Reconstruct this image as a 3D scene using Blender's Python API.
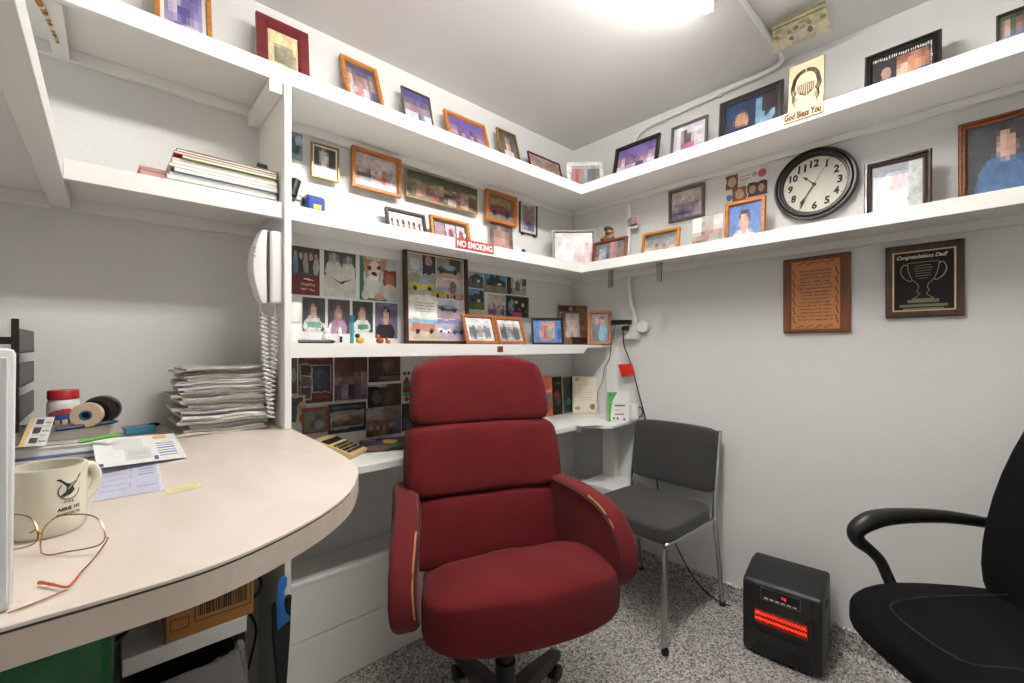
import bpy, bmesh, math, random
from mathutils import Vector as V, Matrix as M
random.seed(7)
for o in list(bpy.data.objects): bpy.data.objects.remove(o)
S = bpy.context.scene; COL = S.collection
PI = math.pi

# ------------------------------------------------------------------ camera
F_PX, HX, HY = 439.0, 512.0, 347.0
ang = math.atan2(478, F_PX)
FW = V((math.cos(ang), math.sin(ang), 0)); RT = V((math.sin(ang), -math.cos(ang), 0))
CAM = V((-2.147, -1.7674, 1.21))
cd = bpy.data.cameras.new('camera'); cam = bpy.data.objects.new('camera', cd); COL.objects.link(cam)
cam.location = CAM
cam.rotation_euler = (PI/2, 0, ang - PI/2)
cd.sensor_fit = 'HORIZONTAL'; cd.sensor_width = 36; cd.lens = F_PX/1024*36
cd.shift_y = (HY-341.5)/1024; cd.clip_start = .02
S.camera = cam
# ------------------------------------------------------------------ world, exposure
w = bpy.data.worlds.new('world'); S.world = w; w.use_nodes = True
w.node_tree.nodes['Background'].inputs[0].default_value = (1, .98, .95, 1)
w.node_tree.nodes['Background'].inputs[1].default_value = 1.0
S.view_settings.view_transform = 'Standard'; S.view_settings.look = 'None'
S.view_settings.gamma = 1; S.view_settings.use_curve_mapping = False
S.view_settings.exposure = 0.62
TUBE = 55.0           # radiance of the fluorescent tubes

# ------------------------------------------------------------------ pixel helpers (photo pixel -> point on a known plane)
def ray(px, py): return RT*((px-HX)/F_PX) + FW + V((0, 0, (HY-py)/F_PX))
def hit(px, py, p0, n):
    d = ray(px, py); return CAM + d*((p0-CAM).dot(n)/d.dot(n))
def PA(px, py, y=0.0): return hit(px, py, V((0, y, 0)), V((0, 1, 0)))
def PB(px, py, x=0.0): return hit(px, py, V((x, 0, 0)), V((1, 0, 0)))
def PZ(px, py, z=0.0): return hit(px, py, V((0, 0, z)), V((0, 0, 1)))
def CL(r, k, z=0.0):                                   # camera-relative floor position -> world
    p = CAM + RT*r + FW*k; return V((p.x, p.y, z))

# ------------------------------------------------------------------ materials
def hx(s):
    s = s.lstrip('#'); c = [int(s[i:i+2], 16)/255 for i in (0, 2, 4)]
    return tuple(x/12.92 if x <= .04045 else ((x+.055)/1.055)**2.4 for x in c)
MATS = {}
def mat(name, col, rough=.5, metal=0, spec=.5, var=None, bump=None, wood=None, emit=None, coat=0, sheen=0, alpha=None):
    """procedural Principled material. var=(scale, other colour, amount); bump=(scale, strength); wood=(dark colour, scale)"""
    if name in MATS: return MATS[name]
    m = bpy.data.materials.new(name); m.use_nodes = True; MATS[name] = m
    nt = m.node_tree; N = nt.nodes; L = nt.links; b = N['Principled BSDF']
    c = hx(col)+(1,)
    b.inputs['Base Color'].default_value = c; b.inputs['Roughness'].default_value = rough
    b.inputs['Metallic'].default_value = metal; b.inputs['Specular IOR Level'].default_value = spec
    b.inputs['Coat Weight'].default_value = coat; b.inputs['Sheen Weight'].default_value = sheen
    if alpha is not None: b.inputs['Alpha'].default_value = alpha
    tc = N.new('ShaderNodeTexCoord')
    if var:
        n = N.new('ShaderNodeTexNoise'); n.inputs['Scale'].default_value = var[0]; n.inputs['Detail'].default_value = 4
        L.new(tc.outputs['Object'], n.inputs['Vector'])
        r = N.new('ShaderNodeValToRGB'); r.color_ramp.elements[0].position = .5-var[2]/2; r.color_ramp.elements[1].position = .5+var[2]/2
        r.color_ramp.elements[0].color = c; r.color_ramp.elements[1].color = hx(var[1])+(1,)
        L.new(n.outputs['Fac'], r.inputs['Fac']); L.new(r.outputs['Color'], b.inputs['Base Color'])
    if wood:
        mp = N.new('ShaderNodeMapping'); mp.inputs['Scale'].default_value = wood[2] if len(wood) > 2 else (4, 40, 40)
        L.new(tc.outputs['Object'], mp.inputs['Vector'])
        n = N.new('ShaderNodeTexNoise'); n.inputs['Scale'].default_value = wood[1]; n.inputs['Detail'].default_value = 5
        n.inputs['Distortion'].default_value = .6
        L.new(mp.outputs['Vector'], n.inputs['Vector'])
        r = N.new('ShaderNodeValToRGB'); r.color_ramp.elements[0].position = .36; r.color_ramp.elements[1].position = .64
        r.color_ramp.elements[0].color = hx(wood[0])+(1,); r.color_ramp.elements[1].color = c
        L.new(n.outputs['Fac'], r.inputs['Fac']); L.new(r.outputs['Color'], b.inputs['Base Color'])
    if bump:
        n = N.new('ShaderNodeTexNoise'); n.inputs['Scale'].default_value = bump[0]; n.inputs['Detail'].default_value = 3
        L.new(tc.outputs['Object'], n.inputs['Vector'])
        bp = N.new('ShaderNodeBump'); bp.inputs['Strength'].default_value = bump[1]; bp.inputs['Distance'].default_value = .004
        L.new(n.outputs['Fac'], bp.inputs['Height']); L.new(bp.outputs['Normal'], b.inputs['Normal'])
    if emit:
        b.inputs['Emission Color'].default_value = hx(emit[0])+(1,); b.inputs['Emission Strength'].default_value = emit[1]
    return m
m_wall = mat('wall_paint', '#e3e3e2', .55, bump=(70, .22), var=(1.3, '#dededc', .8))
m_ceil = mat('ceiling_paint', '#e4e3e1', .8, bump=(160, .35))
m_white = mat('white_gloss_paint', '#efeeeb', .4, var=(3, '#e8e7e3', .6), bump=(30, .12))
m_white2 = mat('white_paint_panel', '#e0dfdb', .45, bump=(20, .08))
m_counter = mat('beige_laminate', '#dfd4cb', .38, wood=('#d5c8bd', 1.5, (6, 2, 6)))
m_counter_edge = mat('laminate_edge', '#d2c5b9', .42, wood=('#c3b5a8', 2.0, (5, 5, 5)))
m_dark_line = mat('dark_seam', '#3a332d', .6)
m_black = mat('black_plastic', '#121212', .4)
m_blackmat = mat('black_matte', '#151413', .7)
m_chrome = mat('chrome', '#b8b8b8', .22, metal=1)
m_steel = mat('dull_steel', '#7d7d7c', .4, metal=1)
m_paper = mat('white_paper', '#e8e6e1', .8)
m_oak = mat('oak_frame', '#b9752f', .4, wood=('#96581d', 2.0))
m_oak2 = mat('honey_oak_frame', '#c17f35', .4, wood=('#a3651f', 2.2))
m_brownw = mat('brown_wood', '#7c431b', .4, wood=('#5b2c10', 2.0))
m_walnut = mat('walnut', '#4a2a18', .35, wood=('#2f190d', 2.0))
m_mahog = mat('mahogany_frame', '#3a2320', .3, wood=('#24130f', 2.0), coat=.3)
m_burg = mat('burgundy_frame', '#6e1d20', .35, wood=('#571416', 2.0))
m_gold = mat('gold_frame', '#a58a52', .35, metal=.7)
m_silverframe = mat('pewter_frame', '#6f6a64', .35, metal=.5)
m_charcoal = mat('charcoal_frame', '#3a3836', .45)
m_tan = mat('tan_leather_frame', '#a1622f', .5, wood=('#8a4f22', 2.0))
m_red = mat('red_upholstery', '#611316', .9, var=(9, '#570e11', .5), bump=(900, .35), sheen=.04, spec=.25)
m_redworn = mat('red_upholstery_worn', '#651b1c', .9, var=(7, '#561113', .5), bump=(900, .35), sheen=.06, spec=.25)
m_grey = mat('charcoal_fabric', '#353332', .9, var=(60, '#3d3b3a', .5), bump=(700, .3), sheen=.1)
m_bfab = mat('black_fabric', '#070708', .9, bump=(900, .25), spec=.2)
m_goldpipe = mat('worn_piping', '#a8743f', .6)

# speckled epoxy floor
def floor_mat():
    m = bpy.data.materials.new('speckled_epoxy'); m.use_nodes = True; nt = m.node_tree; N = nt.nodes; L = nt.links; b = N['Principled BSDF']
    tc = N.new('ShaderNodeTexCoord'); v = N.new('ShaderNodeTexVoronoi'); v.inputs['Scale'].default_value = 165
    L.new(tc.outputs['Object'], v.inputs['Vector'])
    sp = N.new('ShaderNodeSeparateColor'); L.new(v.outputs['Color'], sp.inputs['Color'])
    r = N.new('ShaderNodeValToRGB'); e = r.color_ramp.elements
    e[0].position = 0; e[0].color = hx('#524f4c')+(1,); e[1].position = 1; e[1].color = hx('#d8d4ce')+(1,)
    for p, c in ((.2, '#73706c'), (.42, '#a09d98'), (.7, '#bdb9b4')):
        q = e.new(p); q.color = hx(c)+(1,)
    L.new(sp.outputs['Red'], r.inputs['Fac']); L.new(r.outputs['Color'], b.inputs['Base Color'])
    b.inputs['Roughness'].default_value = .45
    return m
m_floor = floor_mat()
# colour-attribute material for prints
def print_mat(name, rough, coat):
    m = bpy.data.materials.new(name); m.use_nodes = True; N = m.node_tree.nodes; b = N['Principled BSDF']
    a = N.new('ShaderNodeVertexColor'); a.layer_name = 'ink'
    m.node_tree.links.new(a.outputs['Color'], b.inputs['Base Color'])
    b.inputs['Roughness'].default_value = rough; b.inputs['Coat Weight'].default_value = coat; b.inputs['Coat Roughness'].default_value = .08
    return m
m_print = print_mat('photo_print', .4, .12); m_matte = print_mat('paper_print', .7, 0)

# ------------------------------------------------------------------ object helpers
def props(o, label=None, cat=None, group=None, kind=None):
    if label: o['label'] = label
    if cat: o['category'] = cat
    if group: o['group'] = group
    if kind: o['kind'] = kind
    return o
def empty(name, label, cat, loc=(0, 0, 0), rz=0.0, group=None, mtx=None):
    o = bpy.data.objects.new(name, None); COL.objects.link(o); o.empty_display_size = .05
    if mtx is not None: o.matrix_world = mtx
    else: o.location = loc; o.rotation_euler = (0, 0, rz)
    return props(o, label, cat, group)
class MB:
    def __init__(s): s.b = bmesh.new()
    def box(s, lo, hi, bev=0, seg=2, rot=None, taper=None):
        lo = V(lo); hi = V(hi); c = (lo+hi)/2; d = hi-lo
        r = bmesh.ops.create_cube(s.b, size=1); vs = r['verts']
        for v in vs: v.co = V((v.co.x*d.x, v.co.y*d.y, v.co.z*d.z))
        if taper:
            for v in vs:
                if v.co.z > 0: v.co.x *= taper; v.co.y *= taper
        if bev:
            es = list({e for v in vs for e in v.link_edges})
            g = bmesh.ops.bevel(s.b, geom=es, offset=bev, segments=seg, affect='EDGES', profile=.5)
            vs = list({v for f in g['faces'] for v in f.verts} | {v for v in vs if v.is_valid})
            # beveled cube: collect the whole island
            vs = s._island(vs[0])
        for v in vs:
            p = v.co.copy()
            if rot is not None: p = rot @ p
            v.co = p + c
        return vs
    def _island(s, v0):
        seen = {v0}; st = [v0]
        while st:
            v = st.pop()
            for e in v.link_edges:
                o = e.other_vert(v)
                if o not in seen: seen.add(o); st.append(o)
        return list(seen)
    def pillow(s, size, c=(0, 0, 0), e=(6, 6, 6), n=8, deform=None):
        """soft cushion: a cube grid pulled onto a superellipsoid"""
        n0 = len(s.b.verts); r = bmesh.ops.create_cube(s.b, size=2)
        es = list({q for v in r['verts'] for q in v.link_edges})
        bmesh.ops.subdivide_edges(s.b, edges=es, cuts=n, use_grid_fill=True)
        vs = list(s.b.verts)[n0:]; c = V(c)
        for v in vs:
            p = v.co
            q = V([math.sin(t*PI/2*.999)*.25 + t*.75 for t in p])
            k = (abs(q.x)**e[0]+abs(q.y)**e[1]+abs(q.z)**e[2])**(1/max(e))
            q = q/k if k > 0 else q
            p = V((q.x*size[0]/2, q.y*size[1]/2, q.z*size[2]/2))
            if deform: p = deform(p, q)
            v.co = p + c
        return vs
    def tube(s, path, r, n=8, closed=False, cap=True):
        path = [V(p) for p in path]; rr = r if isinstance(r, (list, tuple)) else [r]*len(path)
        rings = []; up = None; N = len(path)
        for i, p in enumerate(path):
            a = path[i-1] if (i > 0 or closed) else p; b = path[(i+1) % N] if (i < N-1 or closed) else p
            t = (b-a).normalized()
            if up is None: up = V((0, 0, 1)) if abs(t.z) < .9 else V((1, 0, 0))
            x = t.cross(up)
            if x.length < 1e-5: x = t.orthogonal()
            x.normalize(); y = x.cross(t).normalized(); up = y
            rings.append([s.b.verts.new(p + (x*math.cos(2*PI*k/n)+y*math.sin(2*PI*k/n))*rr[i]) for k in range(n)])
        for i in range(N if closed else N-1):
            A = rings[i]; B = rings[(i+1) % N]
            for k in range(n): s.b.faces.new((A[k], A[(k+1) % n], B[(k+1) % n], B[k]))
        if cap and not closed:
            s.b.faces.new(rings[0][::-1]); s.b.faces.new(rings[-1])
    def cyl(s, p0, p1, r0, r1=None, n=16): s.tube([p0, p1], [r0, r1 if r1 is not None else r0], n)
    def lathe(s, prof, c=(0, 0, 0), n=24, rot=None):
        c = V(c); rings = []
        for r, z in prof:
            if r < 1e-6:
                p = V((0, 0, z)); p = rot @ p if rot is not None else p
                rings.append([s.b.verts.new(c+p)])
            else:
                ring = []
                for k in range(n):
                    p = V((r*math.cos(2*PI*k/n), r*math.sin(2*PI*k/n), z)); p = rot @ p if rot is not None else p
                    ring.append(s.b.verts.new(c+p))
                rings.append(ring)
        for A, B in zip(rings, rings[1:]):
            if len(A) == 1 and len(B) == 1: continue
            for k in range(n):
                a, a2 = A[k % len(A)], A[(k+1) % len(A)]; b, b2 = B[k % len(B)], B[(k+1) % len(B)]
                if len(A) == 1: s.b.faces.new((a, b2, b))
                elif len(B) == 1: s.b.faces.new((a, a2, b))
                else: s.b.faces.new((a, a2, b2, b))
    def prism(s, poly, z0, z1, f=None):
        """poly in the plane, extruded z0..z1; f maps (a,b,h)->Vector"""
        f = f or (lambda a, b, h: V((a, b, h)))
        A = [s.b.verts.new(f(a, b, z0)) for a, b in poly]; B = [s.b.verts.new(f(a, b, z1)) for a, b in poly]
        s.b.faces.new(A[::-1]); s.b.faces.new(B); n = len(poly)
        for i in range(n): s.b.faces.new((A[i], A[(i+1) % n], B[(i+1) % n], B[i]))
        return A+B
    def quad(s, *ps): s.b.faces.new([s.b.verts.new(V(p)) for p in ps])
    def rectloft(s, w, h, loops, back=True):
        """rectangular rings (inset, y) in local xz, centred on x, bottom at z=0: a mitred frame"""
        rs = []
        for i, y in loops:
            rs.append([s.b.verts.new(V(p)) for p in ((-w/2+i, y, i), (w/2-i, y, i), (w/2-i, y, h-i), (-w/2+i, y, h-i))])
        for A, B in zip(rs, rs[1:]):
            for k in range(4): s.b.faces.new((A[k], A[(k+1) % 4], B[(k+1) % 4], B[k]))
        if back: s.b.faces.new(rs[0][::-1])
    def bevel(s, off, seg=2, ang=35):
        s.b.normal_update()
        es = [e for e in s.b.edges if len(e.link_faces) == 2 and e.calc_face_angle(0) > math.radians(ang)]
        bmesh.ops.bevel(s.b, geom=es, offset=off, segments=seg, affect='EDGES', profile=.5, clamp_overlap=True)
    def build(s, name, m, parent=None, smooth=False, label=None, cat=None, group=None, kind=None, loc=None, rz=0, mtx=None):
        bmesh.ops.recalc_face_normals(s.b, faces=s.b.faces[:])
        me = bpy.data.meshes.new(name); s.b.to_mesh(me); s.b.free()
        return link(name, me, m, parent, smooth, label, cat, group, kind, loc, rz, mtx)
def link(name, me, m, parent=None, smooth=False, label=None, cat=None, group=None, kind=None, loc=None, rz=0, mtx=None):
    if m is not None: me.materials.append(m)
    if smooth:
        me.polygons.foreach_set('use_smooth', [True]*len(me.polygons))
        if smooth != 'all':
            try: me.set_sharp_from_angle(angle=math.radians(40))
            except Exception: pass
    o = bpy.data.objects.new(name, me); COL.objects.link(o)
    if parent: o.parent = parent
    if mtx is not None: o.matrix_world = mtx
    else:
        if loc is not None: o.location = loc
        if rz: o.rotation_euler = (0, 0, rz)
    return props(o, label, cat, group, kind)
def box(name, lo, hi, m, parent=None, bev=0, **k):
    b = MB(); b.box(lo, hi, bev); return b.build(name, m, parent, **k)
def dup(o, loc=None, rz=None, label=None):
    c = o.copy(); COL.objects.link(c)
    if loc is not None: c.location = loc
    if rz is not None: c.rotation_euler = (0, 0, rz)
    if label: c['label'] = label
    for ch in list(o.children):
        d = ch.copy(); COL.objects.link(d); d.parent = c
        for g in list(ch.children):
            e = g.copy(); COL.objects.link(e); e.parent = d
    return c
def text(s, size, m, parent=None, loc=(0, 0, 0), rot=(PI/2, 0, 0), width=None, name='lettering', shear=0, bold=0, spacing=1, extrude=.0004, height=None):
    cu = bpy.data.curves.new('t', 'FONT'); cu.body = s; cu.size = size; cu.align_x = 'CENTER'; cu.align_y = 'CENTER'
    cu.resolution_u = 2; cu.extrude = extrude; cu.shear = shear; cu.offset = bold; cu.space_character = spacing
    to = bpy.data.objects.new('t', cu); COL.objects.link(to)
    bpy.context.view_layer.update()
    me = bpy.data.meshes.new_from_object(to.evaluated_get(bpy.context.evaluated_depsgraph_get()))
    bpy.data.objects.remove(to); bpy.data.curves.remove(cu)
    if me.vertices:
        xs = [v.co.x for v in me.vertices]; ys = [v.co.y for v in me.vertices]
        cx = (min(xs)+max(xs))/2; cy = (min(ys)+max(ys))/2
        k = width/(max(xs)-min(xs)) if width else 1; ky = height/(max(ys)-min(ys)) if height else k
        for v in me.vertices: v.co.x = (v.co.x-cx)*k; v.co.y = (v.co.y-cy)*ky
    me.name = name
    o = link(name, me, m, parent); o.location = loc; o.rotation_euler = rot
    return o

# ------------------------------------------------------------------ prints: little drawings made of coloured cells (flat print)
def R_(x0, y0, x1, y1, c): return ('r', x0, y0, x1, y1, hx(c))
def E_(cx, cy, rx, ry, c): return ('e', cx, cy, rx, ry, hx(c))
def G_(c0, c1): return ('g', hx(c0), hx(c1))                      # bottom -> top gradient of printed background
def P_(pts, c): return ('p', pts, hx(c))
def MO(x0, y0, x1, y1, n=5): return ('m', x0, y0, x1, y1, n)      # mosaic patch
def who(cx, y, h, hair='#3a2a22', skin='#c99a80', top='#5566aa', w=1.0):
    """bust of a figure: shoulders at y, total height h"""
    return [E_(cx, y+h*.18, h*.36*w, h*.36, top), E_(cx, y+h*.68, h*.17*w, h*.25, hair), E_(cx, y+h*.63, h*.125*w, h*.19, skin)]
def _inside(p, x, y):
    r = False; j = len(p)-1
    for i in range(len(p)):
        if (p[i][1] > y) != (p[j][1] > y) and x < (p[j][0]-p[i][0])*(y-p[i][1])/(p[j][1]-p[i][1])+p[i][0]: r = not r
        j = i
    return r
def art_mesh(w, h, ops, nx=20, noise=.12, thick=.0012, seed=1, warp=None):
    nx = min(60, round(nx*1.5)); rnd = random.Random(seed); ny = max(3, round(nx*h/w)); flat = []
    for o in ops: flat.extend(o if isinstance(o, list) else [o])
    def col(x, y):
        c = (.5, .5, .5)
        for o in flat:
            if o[0] == 'g': c = tuple(a+(b-a)*y for a, b in zip(o[1], o[2]))
            elif o[0] == 'r' and o[1] <= x <= o[3] and o[2] <= y <= o[4]: c = o[5]
            elif o[0] == 'e' and ((x-o[1])/o[3])**2+((y-o[2])/o[4])**2 <= 1: c = o[5]
            elif o[0] == 'p' and _inside(o[1], x, y): c = o[2]
        return c
    def vn(x, y):                                             # smooth value noise
        xi, yi = math.floor(x), math.floor(y); fx, fy = x-xi, y-yi; fx = fx*fx*(3-2*fx); fy = fy*fy*(3-2*fy)
        g = lambda i, j: ((math.sin((i*127.1+j*311.7+seed*17.3))*43758.5453) % 1.0)
        return (g(xi, yi)*(1-fx)+g(xi+1, yi)*fx)*(1-fy)+(g(xi, yi+1)*(1-fx)+g(xi+1, yi+1)*fx)*fy
    tex = min(1, noise/.12)
    def shade(x, y):
        w1 = .035*tex; x2 = x+w1*(vn(x*9, y*9+5)-.5); y2 = y+w1*(vn(x*9+31, y*9)-.5)
        c = col(min(1, max(0, x2)), min(1, max(0, y2)))
        g = 1+tex*(.55*(vn(x*7+3, y*7)-.5)+.35*(vn(x*19, y*19+7)-.5))
        l = .3*c[0]+.55*c[1]+.15*c[2]; d = .14*tex
        return tuple((a_*(1-d)+l*d)*g for a_ in c)
    verts = []; faces = []; cols = []
    for j in range(ny+1):
        for i in range(nx+1):
            verts.append((-w/2+w*i/nx, -thick, h*j/ny))
    mos = [o for o in flat if o[0] == 'm']; cache = {}
    for j in range(ny):
        for i in range(nx):
            x = (i+.5)/nx; y = (j+.5)/ny; c = None
            for mi, o in enumerate(mos):
                if o[1] <= x <= o[3] and o[2] <= y <= o[4]:
                    sx = (o[3]-o[1])/o[5]; sy = (o[4]-o[2])/o[5]; key = (mi, math.floor((x-o[1])/sx), math.floor((y-o[2])/sy))
                    if key not in cache:
                        sm = [shade(o[1]+(key[1]+(q+.5)/3)*sx, o[2]+(key[2]+(r+.5)/3)*sy) for q in range(3) for r in range(3)]
                        jit = rnd.uniform(.86, 1.14); cache[key] = tuple(sum(t)/9*jit for t in zip(*sm))
                    c = cache[key]
            if c is None: c = shade(x, y)
            g = 1+(rnd.random()-.5)*2*noise*.8
            cols.append(tuple(max(0, min(1, a*g)) for a in c)+(1,))
            a = j*(nx+1)+i; faces.append((a, a+1, a+nx+2, a+nx+1))
    if warp: verts = [warp(*v) for v in verts]
    nv = len(verts); bk = [(-w/2, 0, 0), (w/2, 0, 0), (w/2, 0, h), (-w/2, 0, h)]
    if not warp:
        verts += bk; fr = [0, nx, (nx+1)*ny+nx, (nx+1)*ny]
        faces.append((nv+3, nv+2, nv+1, nv))
        for k in range(4): faces.append((nv+k, nv+(k+1) % 4, fr[(k+1) % 4], fr[k]))
        cols += [(.7, .7, .68, 1)]*5
    me = bpy.data.meshes.new('print'); me.from_pydata(verts, [], faces)
    at = me.color_attributes.new('ink', 'FLOAT_COLOR', 'CORNER')
    buf = []
    for p, c in zip(me.polygons, cols): buf.extend(c*len(p.vertices))
    at.data.foreach_set('color', buf)
    return me
WALL = {'A': (V((1, 0, 0)), V((0, -1, 0))), 'B': (V((0, -1, 0)), V((-1, 0, 0)))}   # direction to the right, normal into the room
def frame_basis(wall, off, zb, lean, yaw, cpx):
    u, n = WALL[wall]; Z = V((0, 0, 1))
    p0 = n*off + V((0, 0, zb))
    if yaw:
        c = hit(cpx[0], cpx[1], p0, n); p0 = V((c.x, c.y, zb))
        r = M.Rotation(math.radians(yaw), 3, 'Z'); u = r @ u; n = r @ n
    t = math.radians(lean); v = Z*math.cos(t) - n*math.sin(t); nn = n*math.cos(t) + Z*math.sin(t)
    return p0, u, v, nn
def rect_px(px, wall, off=0.0, base=None, lean=0, yaw=0):
    """four photo corners TL,TR,BR,BL (None where hidden) -> matrix of the bottom centre, width, height"""
    pts = [p for p in px if p]; cpx = (sum(p[0] for p in pts)/len(pts), sum(p[1] for p in pts)/len(pts))
    p0, u, v, n = frame_basis(wall, off, base if base is not None else 0.0, lean, yaw, cpx)
    uv = [None if p is None else ((hit(p[0], p[1], p0, n)-p0).dot(u), (hit(p[0], p[1], p0, n)-p0).dot(v)) for p in px]
    av = lambda ids, k: (lambda l: sum(l)/len(l))([uv[i][k] for i in ids if uv[i]])
    l = av((0, 3), 0); r = av((1, 2), 0); t = av((0, 1), 1)
    b = 0.0 if base is not None else av((2, 3), 1)
    o = p0 + u*((l+r)/2) + v*b
    m = M((u, -n, v)).transposed().to_4x4(); m.translation = o
    return m, r-l, t-b
SIZES = []
def picture(label, wall, px, ops, off=0.0, base=None, lean=0, yaw=0, fw=.015, fd=.016, fm=None, mount=0, mm=None, nx=20,
            noise=.12, name='picture_frame', cat='picture frame', group=None, prof='flat', feet=False, sag=0):
    m, w, h = rect_px(px, wall, off, base, lean, yaw); SIZES.append((label, round(w, 3), round(h, 3)))
    if off == 0: m.translation += WALL[wall][1]*.001
    t = empty(name, label, cat, mtx=m, group=group)
    b = MB()
    if prof == 'flat': loops = [(0, 0), (0, -fd), (.0015, -fd-.001), (fw*.8, -fd-.001), (fw, -fd*.55), (fw, -fd*.25)]
    elif prof == 'ridge': loops = [(0, 0), (0, -fd*.7), (fw*.15, -fd), (fw*.4, -fd), (fw*.5, -fd*.75), (fw*.75, -fd*.85), (fw, -fd*.5), (fw, -fd*.25)]
    b.rectloft(w, h, loops); b.build('frame', fm or m_oak, t)
    iw, ih = w-2*fw, h-2*fw
    if mount:
        q = MB(); q.rectloft(iw, ih, [(0, -fd*.3), (mount, -fd*.3), (mount, -fd*.26)], back=False)
        o = q.build('mat_board', mm or m_paper, t); o.location = (0, 0, fw)
    me = art_mesh(iw-2*mount, ih-2*mount, ops, nx, noise, fd*.02, seed=len(SIZES))
    o = link('photograph', me, m_print, t); o.location = (0, -fd*.26, fw+mount)
    if feet:
        q = MB()
        for x in (-.35, .35): q.box((x*w-.006, -fd-.004, -.008), (x*w+.006, 0, 0))
        q.build('clip_foot', m_black, t)
    return t
def sheet(label, wall, px, ops, off=0.0, base=None, lean=0, yaw=0, nx=20, noise=.12, name='photograph', cat='photo', m=None, thick=.0012, group=None):
    mx, w, h = rect_px(px, wall, off, base, lean, yaw); SIZES.append((label, round(w, 3), round(h, 3)))
    if off == 0: mx.translation += WALL[wall][1]*.001
    o = link(name, art_mesh(w, h, ops, nx, noise, thick, seed=len(SIZES)), m or m_print, mtx=mx)
    return props(o, label, cat, group)

def smooth_path(p, n=6):
    p = [V(q) for q in p]; out = []
    for i in range(len(p)-1):
        a = p[max(i-1, 0)]; b_ = p[i]; c = p[i+1]; d = p[min(i+2, len(p)-1)]
        for k in range(n):
            t = k/n; out.append(.5*((2*b_)+(c-a)*t+(2*a-5*b_+4*c-d)*t*t+(3*b_-a-3*c+d)*t**3))
    out.append(p[-1]); return out

# ================================================================== THE ROOM
XL, YF, ZC = -2.53, -3.0, 2.44
def struct(name, lo, hi, m, parent=None, bev=0): return box(name, lo, hi, m, parent, bev, kind=None if parent else 'structure')
struct('floor', (XL, YF, -.1), (0, 0, 0), m_floor)
struct('ceiling', (XL, YF, ZC), (0, 0, ZC+.1), m_ceil)
struct('wall_back', (XL-.1, 0, -.1), (.1, .1, ZC+.1), m_wall)
struct('wall_right', (0, YF, -.1), (.1, 0, ZC+.1), m_wall)
struct('wall_left', (XL-.1, YF, -.1), (XL, 0, ZC+.1), m_wall)
b = MB(); DX0, DX1, DZ = -1.75, -.85, 2.04
for lo, hi in (((XL-.1, YF-.1, -.1), (DX0, YF, ZC+.1)), ((DX1, YF-.1, -.1), (.1, YF, ZC+.1)), ((DX0, YF-.1, DZ), (DX1, YF, ZC+.1)), ((DX0, YF-.1, -.1), (DX1, YF, 0))): b.box(lo, hi)
b.build('wall_front', m_wall, kind='structure')
d1 = struct('door_1', (DX0+.005, YF-.06, .005), (DX1-.005, YF-.02, DZ-.005), m_white)
for z0, z1 in ((.2, .9), (1.05, 1.85)): struct('door_panel', (DX0+.15, YF-.021, z0), (DX1-.15, YF-.012, z1), m_white, d1, .004)
b = MB(); b.lathe([(0, 0), (.028, .004), (.03, .03), (.02, .05), (0, .054)], (DX0+.07, YF-.02, 1.0), 16, M.Rotation(-PI/2, 3, 'X')); b.build('door_knob', m_chrome, d1, True)
for i, (lo, hi) in enumerate((((DX0-.07, YF, 0), (DX0, YF+.015, DZ+.07)), ((DX1, YF, 0), (DX1+.07, YF+.015, DZ+.07)), ((DX0, YF, DZ), (DX1, YF+.015, DZ+.07)))): struct('trim_%d' % (i+2), lo, hi, m_white)
# speckled coved skirting along the right wall
b = MB(); prof = [(0, 0), (-.035, 0), (-.022, .004), (-.014, .014), (-.011, .03), (-.011, .098), (-.006, .103), (0, .103)]
b.prism(prof, -.49, YF, lambda a, c, h: V((a, h, c))); b.build('baseboard_right', m_floor, kind='structure')

# low plank-fronted ledge along the back wall, under the desk
lg = box('trim_1', (-1.735, -.15, 0), (0, 0, .388), m_white2, kind='structure')
for z0, z1 in ((.002, .197), (.2, .388)): box('plank', (-1.735, -.17, z0), (-.002, -.15, z1), m_white2, lg, .0015)
box('ledge_cap', (-1.735, -.172, .388), (-.002, 0, .402), m_white, lg, .002)
bx_ = empty('plinth_box', 'low white painted box against right wall beneath the desk end', 'box', (-.12, -.36, 0))
box('carcass', (-.118, -.108, 0), (.118, .108, .458), m_white2, bx_); box('lid', (-.12, -.11, .458), (.12, .11, .475), m_white, bx_, .002)
b = MB(); b.box((-.05, -.335, .476), (-.002, -.255, .796), .003); b.build('desk_post', m_white, label='white square post holding up the desk end by right wall', cat='post')

b = MB(); b.box((-.03, -.335, .8155), (-.002, -.265, 1.2045), .003); b.build('shelf_post', m_white, label='white post between low desk and lowest shelf end on right wall', cat='post')
# ---- shelves
D = .307
def shelf(name, label, zb, zt, cat='shelf'):
    t = empty(name, label, cat, (-1.0, -.15, zb)); t0 = V((-1.0, -.15, zb))
    def part(n, lo, hi, m=m_white, bev=.0015): box(n, V(lo)-t0, V(hi)-t0, m, t, bev)
    return t, part
# upper shelf: back wall + right wall
t, part = shelf('wall_shelf', 'top white wall shelf running round the corner just below the ceiling', 2.018, 2.068)
bt = 2.068
part('shelf_board', (XL, -.288, 2.049), (-.288, -.001, bt)); part('shelf_board', (-.288, -2.6, 2.049), (-.001, -.001, bt))
part('fascia', (XL, -D, 2.018), (-.288, -.288, bt+.001)); part('fascia', (-D, -2.6, 2.018), (-.288, -D, bt+.001))
part('ledger', (XL, -.02, 2.016), (-.001, -.001, 2.049)); part('ledger', (-.02, -2.6, 2.022), (-.001, -.02, 2.049))
part('brace', (-1.792, -.306, 1.98), (-1.756, -.021, 2.0175)); part('brace', (-2.262, -.287, 2.015), (-2.228, -.021, 2.0485))
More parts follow.
